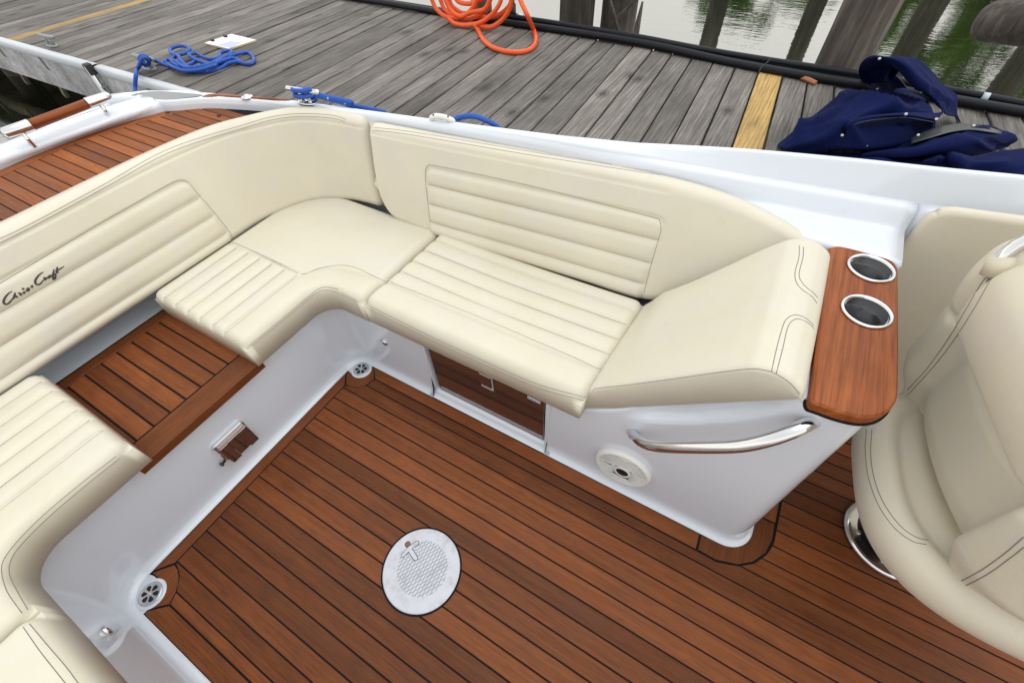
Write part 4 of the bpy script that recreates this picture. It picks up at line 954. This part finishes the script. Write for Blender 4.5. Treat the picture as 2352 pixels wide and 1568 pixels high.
# ================================================================== WATER, BANK, TREES
WZL = -.30
obj('water', [(-400, -400, WZL), (400, -400, WZL), (400, 400, WZL), (-400, 400, WZL)], [(0, 1, 2, 3)], M_WATER, kind='structure')
bk = []
for i, x in enumerate(np.linspace(-200, 200, 81)):
    yb = 44+6*sin(i*.37)+3*sin(i*1.1); bk.append([(x, yb, WZL-.2), (x, yb+1.5, WZL+.5), (x, yb+8, WZL+1.4), (x, yb+60, WZL+3)])
obj('river_bank', *thicken(np.array(bk)[:, ::-1], .1), M_BANK, None, True, kind='structure')
def tree(x, y, h, wd, label):
    t = thing('bank_tree', (x, y, WZL+.6), label, 'tree', 'trees on the far bank')
    P = cr([(x, y, WZL+.3), (x+.2, y, h*.3), (x-.1, y+.2, h*.6), (x, y, h*.85)], 10); T_ = MB(); T_.add(*tube(P, np.linspace(.28, .05, 10), 8))
    for k in range(7):
        a = random.uniform(0, 2*pi); z = h*random.uniform(.3, .7); T_.add(*tube([(x, y, z), (x+wd*.3*cos(a), y+wd*.3*sin(a), z+h*.12), (x+wd*.6*cos(a), y+wd*.6*sin(a), z+h*.2)], [.1, .06, .02], 5))
    T_.build('trunk', M_BARK, t, True)
    n = 3600; cl_ = [(np.array([random.gauss(0, .45)*wd, random.gauss(0, .45)*wd, h*random.uniform(.28, .95)]), random.uniform(.25, .5)*wd) for _ in range(22)]
    V = []; F = []
    for i in range(n):
        c, r = random.choice(cl_); d = rng.normal(size=3); d /= np.linalg.norm(d); p = np.array([x, y, 0])+c+d*r*random.random()**.4*[1, 1, .75]
        u = rng.normal(size=3); u /= np.linalg.norm(u); v = np.cross(u, d); v /= np.linalg.norm(v)+1e-9; s = random.uniform(.22, .5); k = len(V)
        V += [p-u*s, p+v*s*.5, p+u*s, p-v*s*.5]; F.append((k, k+1, k+2, k+3))
    obj('crown', V, F, M_LEAF, t)
TREES = [(-6, 46, 10.2, 2.8, 'green bank tree mirrored at the top, left of the yellow plank'), (-1.2, 48, 9.6, 2.8, 'green bank tree mirrored at the top, above the yellow plank'), (4, 47, 11.0, 3.0, 'green bank tree mirrored behind the thick brown piling'),
         (9, 46, 13.2, 3.2, 'tall green bank tree mirrored right of the thick brown piling'), (14, 47, 14.6, 3.6, 'tallest green bank tree mirrored above the navy canvas'), (20, 46, 14.2, 3.8, 'broad green bank tree mirrored at the right edge')]
for a in TREES: tree(*a)

# ================================================================== DOCK
DKZ = .42
dock = thing('wooden_dock', (-1.5, 2.5, WZL), 'weathered grey plank dock running alongside the boat', 'dock')
FE = np.array([(-17, 4.35), (-8, 4.02), (-3.85, 3.757), (-.957, 3.60), (-.33, 3.50), (.5, 3.42), (1.105, 3.36), (3., 3.22)])
def far_y(x): return np.interp(x, FE[:, 0], FE[:, 1])
NEARY = 1.645; SL = .064; PITCH = .1455; Q0 = -.155
yq = at(*ct1(420, 170), Z=DKZ); yellow2 = int(math.floor((yq[0]+SL*(yq[1]-2.46)-Q0)/PITCH))
for k in range(-112, 17):
    qa = Q0+PITCH*k+.005+random.uniform(-.0015, .0015); qb = Q0+PITCH*(k+1)-.005+random.uniform(-.0015, .0015)
    def px_(q, y): return q-SL*(y-2.46)
    fa, fb = far_y(qa-.07), far_y(qb-.07); ov = random.uniform(-.01, .015)
    poly = [(px_(qa, NEARY), NEARY), (px_(qb, NEARY), NEARY), (px_(qb, fb), fb+ov), (px_(qa, fa), fa+ov)]
    z = DKZ+random.uniform(-.003, .003)
    V, F = prism(poly, z-.036, z, .004); V = np.array(V); t_ = random.uniform(-.004, .004); V[:, 2] += (V[:, 0]-V[:, 0].mean())/.14*t_
    obj('plank', V, F, M_NEWWOOD if k in (0, yellow2) else M_DOCK, dock)
obj('edge_board', *box((-7, NEARY-.022, .262), (20, .04, .285), None, .004), M_BEAM, dock)
rs = [(x, NEARY-.05, DKZ-.004) for x in np.linspace(-17, 3, 60)]
sp_ = np.array([[(x, NEARY+.006, DKZ+.004), (x, NEARY-.02, DKZ+.007), (x, NEARY-.045, DKZ+.004), (x, NEARY-.052, DKZ-.006), (x, NEARY-.050, DKZ-.028), (x, NEARY-.043, DKZ-.060)] for x in np.linspace(-17, 3, 80)])
xpole = at(195, 140, Y=1.58)[0]
for a_, b_ in ((-17, xpole-.02), (xpole+.03, 3.)):
    g_ = np.array([[(x, y, z) for _, y, z in sp_[0]] for x in np.linspace(a_, b_, 30)]); obj('rub_strip', *thicken(g_[:, ::-1], .004), M_RUB, dock, True)
obj('gap_light_blocker', *box((-7, 2.55, .345), (20, 1.7, .02)), M_UNDER, dock)  # added sheet, blocks bright water reflections from showing through the plank gaps
obj('far_edge_board', *box((-7, 3.62, .26), (20, .04, .26)), M_DOCK, dock)
# timbers and posts below
for y, z in ((1.86, .03), (2.7, .05)): obj('stringer', *tube([(-17, y, z-.06), (-12, y, z-.03), (-6, y, z), (3, y, z)], .075, 10), M_UNDER, dock, True)
for i in range(18):
    x = -12+i*.8; obj('joist', *box((x, 2.5, .33), (.05, 1.8, .12)), M_UNDER, dock); 
    obj('brace', *box((x+.3, 1.76, .12), (.05, .03, .5), np.array([[cos(.5), 0, sin(.5)], [0, 1, 0], [-sin(.5), 0, cos(.5)]])), M_UNDER, dock)
for x in (-12, -8.4, -5.2, -2., 1.2): obj('dock_pile', *tube([(x, 2.1, -2), (x, 2.1, .38)], .13, 12), M_PILE, dock, True)
# mooring pole strapped to the edge
po = [at(197, 146, Y=1.565), at(228, 196, Y=1.565), at(258, 246, Y=1.565)]
pole = obj('mooring_pole', *tube([(xpole, 1.567, DKZ+.015), (xpole, 1.567, -.6)], .019, 12), M_STEEL, None, True, label='thin metal pole fixed to the dock edge behind the stern grab rail', cat='pole')
obj('pole_cap', *box((xpole-.004, 1.575, DKZ-.01), (.05, .05, .08), None, .008), M_IRON, pole); obj('pole_strap', *box((xpole, 1.585, DKZ-.13), (.06, .05, .014)), M_GALV, pole)

# ---- cleats
def cleat(p, ang, L, m, name='dock_cleat', par=None, base=True, **kw):
    ca, sa = cos(ang), sin(ang); R = np.array([[ca, -sa, 0], [sa, ca, 0], [0, 0, 1]])
    def w(q): return np.array(p)+R @ np.array(q, float)
    h = L*.30
    B = MB()
    if base: V, F = prism([(L*.28*cos(a), L*.13*sin(a)) for a in np.linspace(0, 2*pi, 20, endpoint=False)], 0, L*.06, L*.02); B.add([w(v) for v in V], F)
    for s in (-1, 1): B.add(*tube([w((s*L*.13, 0, L*.03)), w((s*L*.12, 0, h*.6)), w((s*L*.10, 0, h))], [L*.07, L*.055, L*.05], 10))
    B.add(*tube(cr([w((-L*.5, 0, h*1.06)), w((-L*.3, 0, h*1.02)), w((0, 0, h)), w((L*.3, 0, h*1.02)), w((L*.5, 0, h*1.06))], 22), L*np.array([.03]+[.06]*20+[.03]), 10))
    return B.build(name, m, par, True, **kw)
pc1 = at(*ct1(365, 320), Z=DKZ); cleat(pc1, radians(3), .24, M_GALV, label='bare grey cleat on the dock, farthest left', cat='cleat', group='dock cleats')
c5 = crop(500, 100, 3.92)
pc2 = at(*c5(360, 680), Z=DKZ); cleat(pc2, radians(2), .25, M_GALV, label='grey dock cleat with the blue line tied round it', cat='cleat', group='dock cleats')

# ---- blue line on the dock: tied to the cleat, coiled on the planks, led down to the boat
RR = .0125
def dk(x, y, h=0.): return at(*c5(x, y), Z=DKZ+RR+h)
rl = MB()
lead = [dk(330, 530, .08), dk(300, 480, .10), dk(230, 470, .10), dk(190, 520, .08), dk(230, 590, .05), dk(300, 620, .03), dk(340, 560, .06), dk(250, 500, .11), dk(200, 590, .06)]
e0 = at(*c5(150, 690), Z=DKZ+.03); down = [e0, at(*c5(140, 760), Y=1.56), at(*c5(130, 850), Y=1.54), at(*c5(124, 960), Y=1.52), at(*c5(122, 1060), Y=1.48)]
rl.add(*tube(cr(lead+[dk(180, 640, .03)]+down, 120), RR, 8))
main = [(340, 520, .08), (430, 545, .02), (560, 600, 0), (700, 645, 0), (800, 665, 0), (930, 690, 0), (1100, 720, 0), (1300, 710, 0), (1450, 660, .0), (1560, 590, .01), (1700, 560, .01), (1760, 580, 0), (1680, 520, .01), (1500, 560, .015), (1350, 610, .02), (1200, 590, .02), (1080, 550, .02), (980, 600, .02), (850, 640, .02), (740, 600, .02), (690, 540, .02), (760, 470, .03), (900, 430, .03), (970, 370, .03), (900, 325, .02), (780, 325, .02), (670, 370, .02), (690, 430, .03), (790, 470, .04), (830, 540, .04), (930, 640, .03), (990, 690, .02)]
rl.add(*tube(cr([dk(*p) for p in main], 320), RR, 8))
m2 = [(990, 690, 0), (1180, 660, 0), (1380, 590, .01), (1560, 490, .015), (1720, 440, .01), (1860, 420, 0), (1940, 480, 0), (1955, 560, 0), (1900, 595, 0), (1790, 585, 0), (1650, 510, .02), (1500, 540, .03), (1300, 600, .035), (1150, 560, .03), (1040, 520, .03), (960, 460, .04), (1040, 430, .02), (1130, 470, .01), (1200, 500, .01), (1300, 525, .01), (1420, 500, .02), (1440, 430, .015), (1540, 395, .01), (1630, 410, .01), (1580, 450, .02), (1450, 520, .03), (1280, 600, .045), (1100, 640, .04), (900, 650, .03), (760, 560, .03), (640, 530, .01), (590, 560, .01), (640, 600, 0), (720, 650, .02), (900, 700, .02), (1150, 680, .03), (1400, 600, .04)]
rl.add(*tube(cr([dk(*p) for p in m2], 380), RR, 8))
rl.build('dock_line', M_ROPE, None, True, label='loose heap of blue rope on the dock beside the clipboard', cat='rope')
# ---- clipboard
cbp = [at(*c5(*q), Z=DKZ+.004) for q in ((1205, 298), (1622, 158), (2010, 250), (1578, 388))]
cb_ = obj('clipboard', *prism([p[:2] for p in cbp], DKZ+.003, DKZ+.014, .001), M_BOARD, None, False, 'white sheet on a tan clipboard lying on the grey dock planks', 'clipboard')
cq = np.array(cbp)[:, :2]; cm_ = cq.mean(0)
obj('paper', *prism(cm_+(cq-cm_)*.97, DKZ+.0142, DKZ+.0162, .0002), M_PAPER, cb_)
pr_ = [at(*c5(*q), Z=DKZ+.018)[:2] for q in ((1385, 305), (1600, 240), (1780, 270), (1600, 345))]; obj('printed_picture', *prism(pr_, DKZ+.0164, DKZ+.0170, .0001), M_INK, cb_)
for q in ((1325, 245), (1525, 183)):
    c = at(*c5(*q), Z=DKZ+.016); obj('clip', *box(c+[0, 0, .006], (.035, .02, .018), None, .003), M_IRON, cb_)

# ---- lines on the boat's own cleats
h = on(gun, *c1(1910, 285))
if h is None: h = (at(*c1(1910, 285), Z=.85), None)
bcl = h[0]; dirv = at(*c1(2080, 300), Z=bcl[2])-at(*c1(1760, 255), Z=bcl[2]); an = math.atan2(dirv[1], dirv[0])
cleat(bcl, an, .16, M_CHROME, 'boat_cleat', boat)
bl_ = MB(); zc = bcl[2]+.035
w0 = [bcl+np.array([.045*cos(a)*cos(an)-.02*sin(a)*sin(an), .045*cos(a)*sin(an)+.02*sin(a)*cos(an), .018+.010*k]) for k, a in enumerate(np.linspace(0, 4*pi, 22)) for k in [k/5]]
bl_.add(*tube(cr(w0, 60), .0085, 8))
for off in (0, 9):
    pts = [bcl+[.03*cos(an), .03*sin(an), .045], at(*c1(2060, 205+off), Y=bcl[1]+.02), at(*c1(2352, 268+off*3), Y=bcl[1]+.055), at(*crop(1300, 380, 2.94)(220, 95+off*2), Y=bcl[1]+.09), at(*crop(1300, 380, 2.94)(480, 150), Y=bcl[1]+.13), at(*crop(1300, 380, 2.94)(640, 190), Y=bcl[1]+.18)]
    bl_.add(*tube(cr(pts, 50), .0095, 8))
bl_.build('mooring_line', M_ROPE, None, True, label='doubled blue rope made fast on the chrome cleat of the gunwale', cat='rope')
cp2 = crop(1300, 380, 2.94)
h = on(gun, *cp2(1290, 285)); fp = h[0] if h is not None else at(*cp2(1290, 285), Z=.855)
fl_ = obj('fender_lock', *tube(cr([fp+[-.045, -.008, .002], fp+[-.02, -.003, .014], fp+[.02, .002, .014], fp+[.05, .012, .002]], 14), np.array([.005]+[.0095]*12+[.005]), 10), M_WPLAS, boat, True)
for q in (-.025, .01, .03): obj('lock_screw', *lathe([(.004, 0), (.003, .003), (0, .003)], fp+[q, q*.2-.004, .019], 8), M_IRON, fl_)
fy_ = fp[1]+.04
pts = [at(*cp2(1400, 268), Y=fp[1]+.015), at(*cp2(1480, 250), Y=fy_), at(*cp2(1560, 230), Y=fy_+.01), at(*cp2(1680, 232), Y=fy_+.02), at(*cp2(1800, 275), Y=fy_+.03), at(*cp2(1900, 328), Y=fy_+.04), at(*cp2(1960, 380), Y=fy_+.05), at(*cp2(1990, 440), Y=fy_+.05)]
obj('fender_line', *tube(cr(pts, 40), .009, 8), M_ROPE, None, True, label='short blue rope loop at the white lock on the gunwale', cat='rope')

# ---- black pipes along the far edge of the dock
pp = thing('water_pipe', (-.5, 3.55, DKZ), 'bundle of black plastic pipes along the far dock edge', 'pipe')
def pline(dy, z, r, xs, wob, name='pipe'):
    pts = [(x, far_y(x)+dy+wob*sin(x*2.1+dy*40), z+.004*sin(x*3+dy*20)) for x in xs]; obj(name, *tube(cr(pts, 120), r, 10), M_PIPE, pp, True)
pline(-.035, DKZ+.026, .024, np.linspace(-5, 2.6, 16), .012); pline(.025, DKZ+.020, .020, np.linspace(-3.6, 2.6, 14), .014); pline(.012, DKZ+.052, .018, np.linspace(-2.4, 2.6, 12), .012)
for px in (303, 1715): pass
for p in (at(1743, 170, Z=DKZ+.05),): obj('pipe_tie', *tube([p+[0, -.05, .01], p+[0, -.02, .04], p+[.01, .06, .03], p+[.03, .09, .06]], .004, 6), M_BLACK, pp, True)
pw = at(2268, 254, Z=DKZ+.05); pw = np.array([pw[0], far_y(pw[0])+.012, DKZ+.052]); obj('pale_clamp', *tube([pw+[-.014, .001, 0], pw+[.014, -.001, 0]], .0215, 12), mat('pale_blue_plastic', (.5, .6, .66), .4)[0], pp, True)
rs_ = at(1178, 44, Z=DKZ+.03); ris = obj('standpipe', *tube([rs_, rs_+[0, 0, .35]], .018, 12), M_BLACK, None, True, label='black standpipe rising behind the orange hose', cat='pipe'); obj('coupling', *tube([rs_+[0, 0, .0], rs_+[0, 0, .10]], .027, 12), M_BLACK, ris, True); obj('tap', *tube([rs_+[.02, 0, .03], rs_+[.10, 0, .03]], .013, 10), M_STEEL, ris, True)

# ---- orange hose: coil hanging at the dock edge, one loop on the planks
c4 = crop(1600, 0, 2.6133); HRd = .0165
ho_ = MB()
def hz_(x, y, Y): return at(*c4(x, y), Y=Y)
lp = [hz_(700, 250, 3.42), at(*c4(735, 310), Z=DKZ+HRd), at(*c4(800, 420), Z=DKZ+HRd), at(*c4(900, 495), Z=DKZ+HRd), at(*c4(1050, 535), Z=DKZ+HRd), at(*c4(1200, 535), Z=DKZ+HRd), at(*c4(1300, 490), Z=DKZ+HRd), at(*c4(1335, 410), Z=DKZ+HRd), at(*c4(1310, 310), Z=DKZ+HRd), hz_(1250, 170, 3.42), hz_(1180, 20, 3.45), hz_(1130, -120, 3.5), hz_(1000, -260, 3.52)]
ho_.add(*tube(cr(lp, 120), HRd, 12))
def ring(pts, Y):
    P = [hz_(x, y, Y+dy) for x, y, dy in pts]; ho_.add(*tube(cr(P, 90), HRd, 12))
ring([(240, -60, .0), (300, 80, 0), (390, 165, -.01), (500, 190, -.02), (600, 160, -.03), (690, 70, -.03), (740, -60, -.02)], 3.50)
ring([(330, -60, .03), (390, 90, .03), (500, 180, .02), (620, 200, .01), (750, 160, 0), (840, 60, 0), (880, -60, .01)], 3.50)
ring([(430, 190, -.03), (500, 245, -.03), (620, 262, -.03), (760, 235, -.03), (880, 150, -.02), (960, 40, -.01), (985, -60, 0)], 3.46)
ring([(420, -60, .05), (470, 60, .05), (580, 140, .05), (700, 175, .05), (850, 180, .04), (960, 150, .03), (1060, 60, .03), (1090, -60, .03)], 3.52)
ring([(740, 245, -.02), (800, 275, -.02), (880, 275, -.02), (970, 220, -.01), (1050, 120, 0), (1080, 20, 0), (1085, -70, 0)], 3.46)
ring([(480, -60, .02), (540, 20, .02), (650, 40, .02), (760, 0, .02), (800, -60, .02)], 3.5)
ring([(370, -60, -.01), (460, 110, -.01), (560, 170, -.02), (660, 130, -.02), (800, 100, -.02), (860, 0, -.02), (870, -60, -.02)], 3.48)
ring([(240, -60, 0), (300, -240, .02), (500, -380, .03), (800, -400, .03), (1000, -300, .03), (1090, -60, .03)], 3.52)
ring([(330, -60, .03), (420, -200, .02), (650, -320, .03), (880, -240, .03), (985, -60, 0)], 3.5)
ho_.build('garden_hose', M_HOSE, None, True, label='thick orange hose coiled at the far edge of the dock', cat='hose')
hk = at(*c4(640, -330), Y=3.58)
hpost = obj('hose_post', *tube([(hk[0], 3.72, -2), (hk[0], 3.72, hk[2]+.5)], .085, 12), M_PILE, None, True, label='piling that carries the coiled orange hose', cat='piling', group='pilings behind the dock'); obj('hose_hook', *tube([(hk[0], 3.64, hk[2]-.03), (hk[0], 3.5, hk[2]-.04), (hk[0], 3.46, hk[2]+.02)], .012, 8), M_GALV, hpost, True)

# ---- pilings standing in the water behind the dock
def piling(x, y, r, top, label, lean=(0, 0)):
    P = [(x+lean[0]*t, y+lean[1]*t, -2.2+(top+2.2)*t) for t in np.linspace(0, 1, 12)]; T, A_, B_ = frames(P); V = []
    n = 20; ph = random.uniform(0, 6)
    for i, p in enumerate(P):
        for k in range(n):
            a = 2*pi*k/n; rr = r*(1+.05*sin(3*a+ph+i*.3)+.03*sin(7*a+i))*(1-.12*i/12); V.append(np.array(p)+rr*(np.array([cos(a), sin(a), 0])))
    F = [(i*n+k, i*n+(k+1) % n, (i+1)*n+(k+1) % n, (i+1)*n+k) for i in range(11) for k in range(n)]+[tuple(range(11*n, 12*n))]
    return obj('piling', V, F, M_PILE, None, True, label=label, cat='piling', group='pilings behind the dock')
p = at(1928, 150, Y=3.86); piling(p[0], 3.92, .165, 3.0, 'thick brown piling just behind the navy canvas and black pipes', lean=(.02, 0))
for (px, Y, r, lb) in ((1325, 4.55, .17, 'dark piling directly right of the orange hose'), (1418, 4.75, .17, 'dark piling with crossed sticks, second right of the hose')):
    p = at(px, 40, Y=Y); piling(p[0], Y, r, 2.6, lb)
cs = at(1415, 45, Y=4.5)
stk = MB(); stk.add(*tube([cs+[-.25, 0, -.35], cs+[.0, 0, 0], cs+[.35, .02, .35], cs+[.8, .05, .62]], [.02, .018, .014, .008], 7)); stk.add(*tube([cs+[-.22, -.02, .4], cs+[-.05, -.02, .1], cs+[.16, -.02, -.3]], [.015, .016, .016], 7))
stk.build('driftwood_branch', M_PILE, None, True, label='crossed dark branches caught against the second piling', cat='branch')
for (px, py, r, top, lb) in ((1668, -55, .16, 2.6, 'piling whose dark reflection crosses the water left of the yellow plank'), (1905, -60, .15, 2.6, 'piling mirrored just left of the thick brown piling'), (2190, -70, .2, 2.8, 'piling mirrored right of the thick brown piling'), (2480, -20, .2, 3.2, 'piling mirrored at the far right edge')):
    p = at(px, py, Z=WZL); piling(p[0], p[1], r, top, lb)
lg = at(2258, 46, Z=.55); lg2 = at(2470, 66, Z=.62)
obj('timber_log', *tube(cr([lg, lg*.97+lg2*.03, (lg+lg2)/2, lg2], 10), [.085]+[.112]*9, 18), M_PILE, None, True, label='cut end of a thick horizontal log at the top right', cat='log')
stub = at(1462, 70, Z=WZL+.1); obj('stake', *tube([stub+[0, 0, -.5], stub, stub+[.02, 0, .28]], [.045, .04, .012], 7), M_PILE, None, True, label='short broken stake sticking out of the bright water', cat='stake')
sp0, sp1 = at(*ct3(768, 516), Z=DKZ+.012), at(*ct3(918, 574), Z=DKZ+.012); obj('wood_sliver', *tube([sp0, (sp0+sp1)/2+[0, 0, .004], sp1], [.011, .014, .012], 6), M_STICK, None, False, label='orange-brown splinter of wood beside the yellow plank', cat='stick')

# ================================================================== NAVY CANVAS
cv = crop(3000, 180, 2.2791)
def K(x, y, z): return at(*cv(x, y), Z=z)
can = thing('canvas_cover', tuple(K(1100, 850, DKZ)), 'crumpled navy blue canvas boat cover heaped on the dock', 'canvas cover')
def csheet(rows, name, m=M_NAVY, nu=70, nv=44, amp=.010, fr=9., th=.004):
    Gd = loft([[K(*p) for p in r] for r in rows], nu, nv)
    du = np.gradient(Gd, axis=0); dv = np.gradient(Gd, axis=1); N = np.cross(du, dv); N /= np.linalg.norm(N, axis=2)[..., None]+1e-9
    if N[..., 2].mean() < 0: Gd = Gd[:, ::-1]; N = -N[:, ::-1]
    ii, jj = np.meshgrid(np.linspace(0, 1, nu), np.linspace(0, 1, nv), indexing='ij'); ph = random.uniform(0, 6)
    rdg = lambda q: (1-np.abs(np.sin(q)))**2.2
    d = amp*(np.sin(fr*.6*(ii*1.3+.5*np.sin(jj*3+ph))+ph)*.6+1.3*rdg(fr*.55*(ii+.35*jj+.16*np.sin(jj*5+ph))+ph)+.9*rdg(fr*.45*(jj*1.1-ii*.7+.15*np.sin(ii*6+ph))+ph*2)+.25*rdg(fr*1.6*(ii*.5+jj)+ph*3)-.5)
    win = np.minimum(1, 7*np.minimum(np.minimum(ii, 1-ii), np.minimum(jj, 1-jj))+.12); d = d*win
    return obj(name, *thicken(Gd+N*d[..., None], th), m, can, True)
csheet([[(140, 885, .425), (330, 730, .425), (560, 545, .43), (700, 450, .44), (860, 425, .45), (1150, 420, .46), (1450, 470, .46)],
        [(160, 905, .45), (420, 770, .50), (620, 620, .56), (820, 520, .60), (1050, 455, .60), (1250, 430, .60), (1500, 520, .58)],
        [(200, 925, .47), (480, 820, .55), (660, 700, .60), (880, 590, .63), (1100, 540, .64), (1300, 560, .64), (1560, 620, .60)],
        [(260, 950, .46), (480, 880, .53), (640, 790, .58), (760, 730, .60), (950, 670, .60), (1250, 650, .58), (1560, 690, .55)],
        [(330, 985, .43), (520, 960, .47), (640, 930, .50), (760, 930, .50), (950, 930, .50), (1250, 900, .50), (1560, 860, .48)]], 'canvas_fold', amp=.026, fr=15)
csheet([[(960, 355, .54), (890, 300, .58), (868, 215, .66), (920, 125, .73), (1040, 95, .76), (1180, 180, .72), (1320, 335, .66), (1440, 430, .60), (1530, 490, .55)],
        [(1000, 330, .55), (930, 270, .60), (920, 200, .67), (990, 125, .74), (1110, 105, .78), (1270, 170, .76), (1420, 330, .69), (1560, 500, .60), (1640, 600, .54)],
        [(1120, 320, .55), (1060, 280, .60), (1080, 200, .67), (1180, 130, .74), (1330, 100, .76), (1430, 170, .73), (1560, 330, .65), (1680, 520, .55), (1740, 640, .48)],
        [(1200, 330, .52), (1180, 300, .56), (1220, 240, .62), (1300, 150, .70), (1400, 120, .72), (1530, 230, .66), (1650, 400, .56), (1740, 580, .47), (1790, 690, .43)]], 'canvas_fold', amp=.014, fr=10, nu=90)
csheet([[(930, 320, .47), (900, 300, .47), (960, 240, .55), (1060, 190, .6), (1150, 220, .6), (1260, 320, .55), (1330, 420, .5)], [(960, 380, .46), (1000, 390, .46), (1060, 395, .47), (1120, 395, .47), (1180, 400, .48), (1250, 420, .48), (1330, 460, .47)]], 'canvas_lining', M_NAVYIN, amp=.002)
csheet([[(960, 870, .50), (860, 868, .52), (775, 820, .55), (750, 760, .60), (800, 700, .64), (950, 645, .67), (1280, 618, .67), (1560, 652, .64), (1640, 560, .62), (1640, 510, .61)],
        [(930, 950, .47), (810, 940, .48), (720, 880, .50), (700, 800, .54), (740, 720, .60), (900, 640, .655), (1280, 600, .66), (1590, 600, .625), (1600, 530, .61), (1560, 490, .60)]], 'canvas_hem', M_NAVY, amp=.002, nu=90)
csheet([[(780, 800, .54), (790, 740, .57), (900, 680, .60), (1250, 640, .61), (1540, 680, .58)], [(900, 880, .47), (950, 880, .46), (1050, 880, .46), (1300, 850, .46), (1540, 760, .48)]], 'canvas_lining', M_NAVYIN, amp=.002)
csheet([[(900, 930, .45), (1330, 850, .50), (1600, 740, .53), (1850, 700, .55), (2050, 740, .53), (2250, 815, .47)],
        [(880, 970, .47), (1350, 900, .56), (1650, 810, .60), (1880, 745, .61), (2070, 780, .59), (2250, 825, .49)],
        [(880, 1000, .47), (1400, 960, .56), (1700, 900, .60), (1900, 850, .61), (2080, 850, .58), (2240, 860, .48)],
        [(860, 1030, .44), (1400, 1020, .50), (1700, 1010, .53), (1900, 990, .53), (2080, 950, .50), (2215, 910, .44)]], 'canvas_fold', amp=.017, fr=11)
csheet([[(400, 950, .44), (900, 970, .46), (1480, 1010, .50), (1560, 950, .54), (1640, 960, .53), (1740, 950, .55), (1850, 1010, .54), (2200, 945, .56), (2450, 900, .56)],
        [(420, 985, .45), (900, 1010, .49), (1470, 1050, .54), (1550, 1000, .585), (1640, 1020, .55), (1740, 1000, .60), (1860, 1050, .57), (2200, 1010, .60), (2450, 960, .60)],
        [(420, 1040, .43), (900, 1070, .46), (1450, 1120, .50), (1560, 1120, .51), (1650, 1130, .50), (1750, 1140, .52), (1900, 1160, .51), (2200, 1200, .53), (2450, 1250, .53)],
        [(420, 1120, .425), (900, 1150, .43), (1450, 1220, .44), (1560, 1230, .44), (1650, 1240, .44), (1750, 1250, .44), (1900, 1270, .44), (2200, 1330, .44), (2450, 1400, .44)]], 'canvas_fold', amp=.014, fr=12, nu=90)
csheet([[(1340, 825, .535), (1500, 755, .565), (1680, 708, .585), (1860, 700, .60), (2050, 735, .585), (2160, 775, .56)], [(1340, 872, .565), (1500, 825, .595), (1700, 770, .615), (1870, 750, .623), (2040, 770, .605), (2150, 790, .575)]], 'vinyl_strip', M_GVINYL, nu=40, nv=10, amp=.001)
csheet([[(770, 425, .465), (850, 405, .47), (950, 408, .47)], [(760, 436, .47), (850, 425, .475), (950, 420, .475)]], 'vinyl_strip', M_GVINYL, nu=16, nv=6, amp=.0)
for (x, y, z) in ((1055, 118, .765), (1035, 390, .52), (1428, 415, .63), (1292, 615, .685), (1565, 660, .65), (720, 805, .575), (936, 898, .50), (1402, 803, .585), (1900, 718, .625)):
    c = K(x, y, z+.012); v_ = CAMP-c; v_ /= np.linalg.norm(v_); obj('snap', *lathe([(.0058, -.004), (.0058, .001), (.005, .003), (.003, .003), (.0025, .0015), (0, .0015)], c, 16, up=v_*.6+np.array([0, 0, .6])), M_SNAP, can, True)
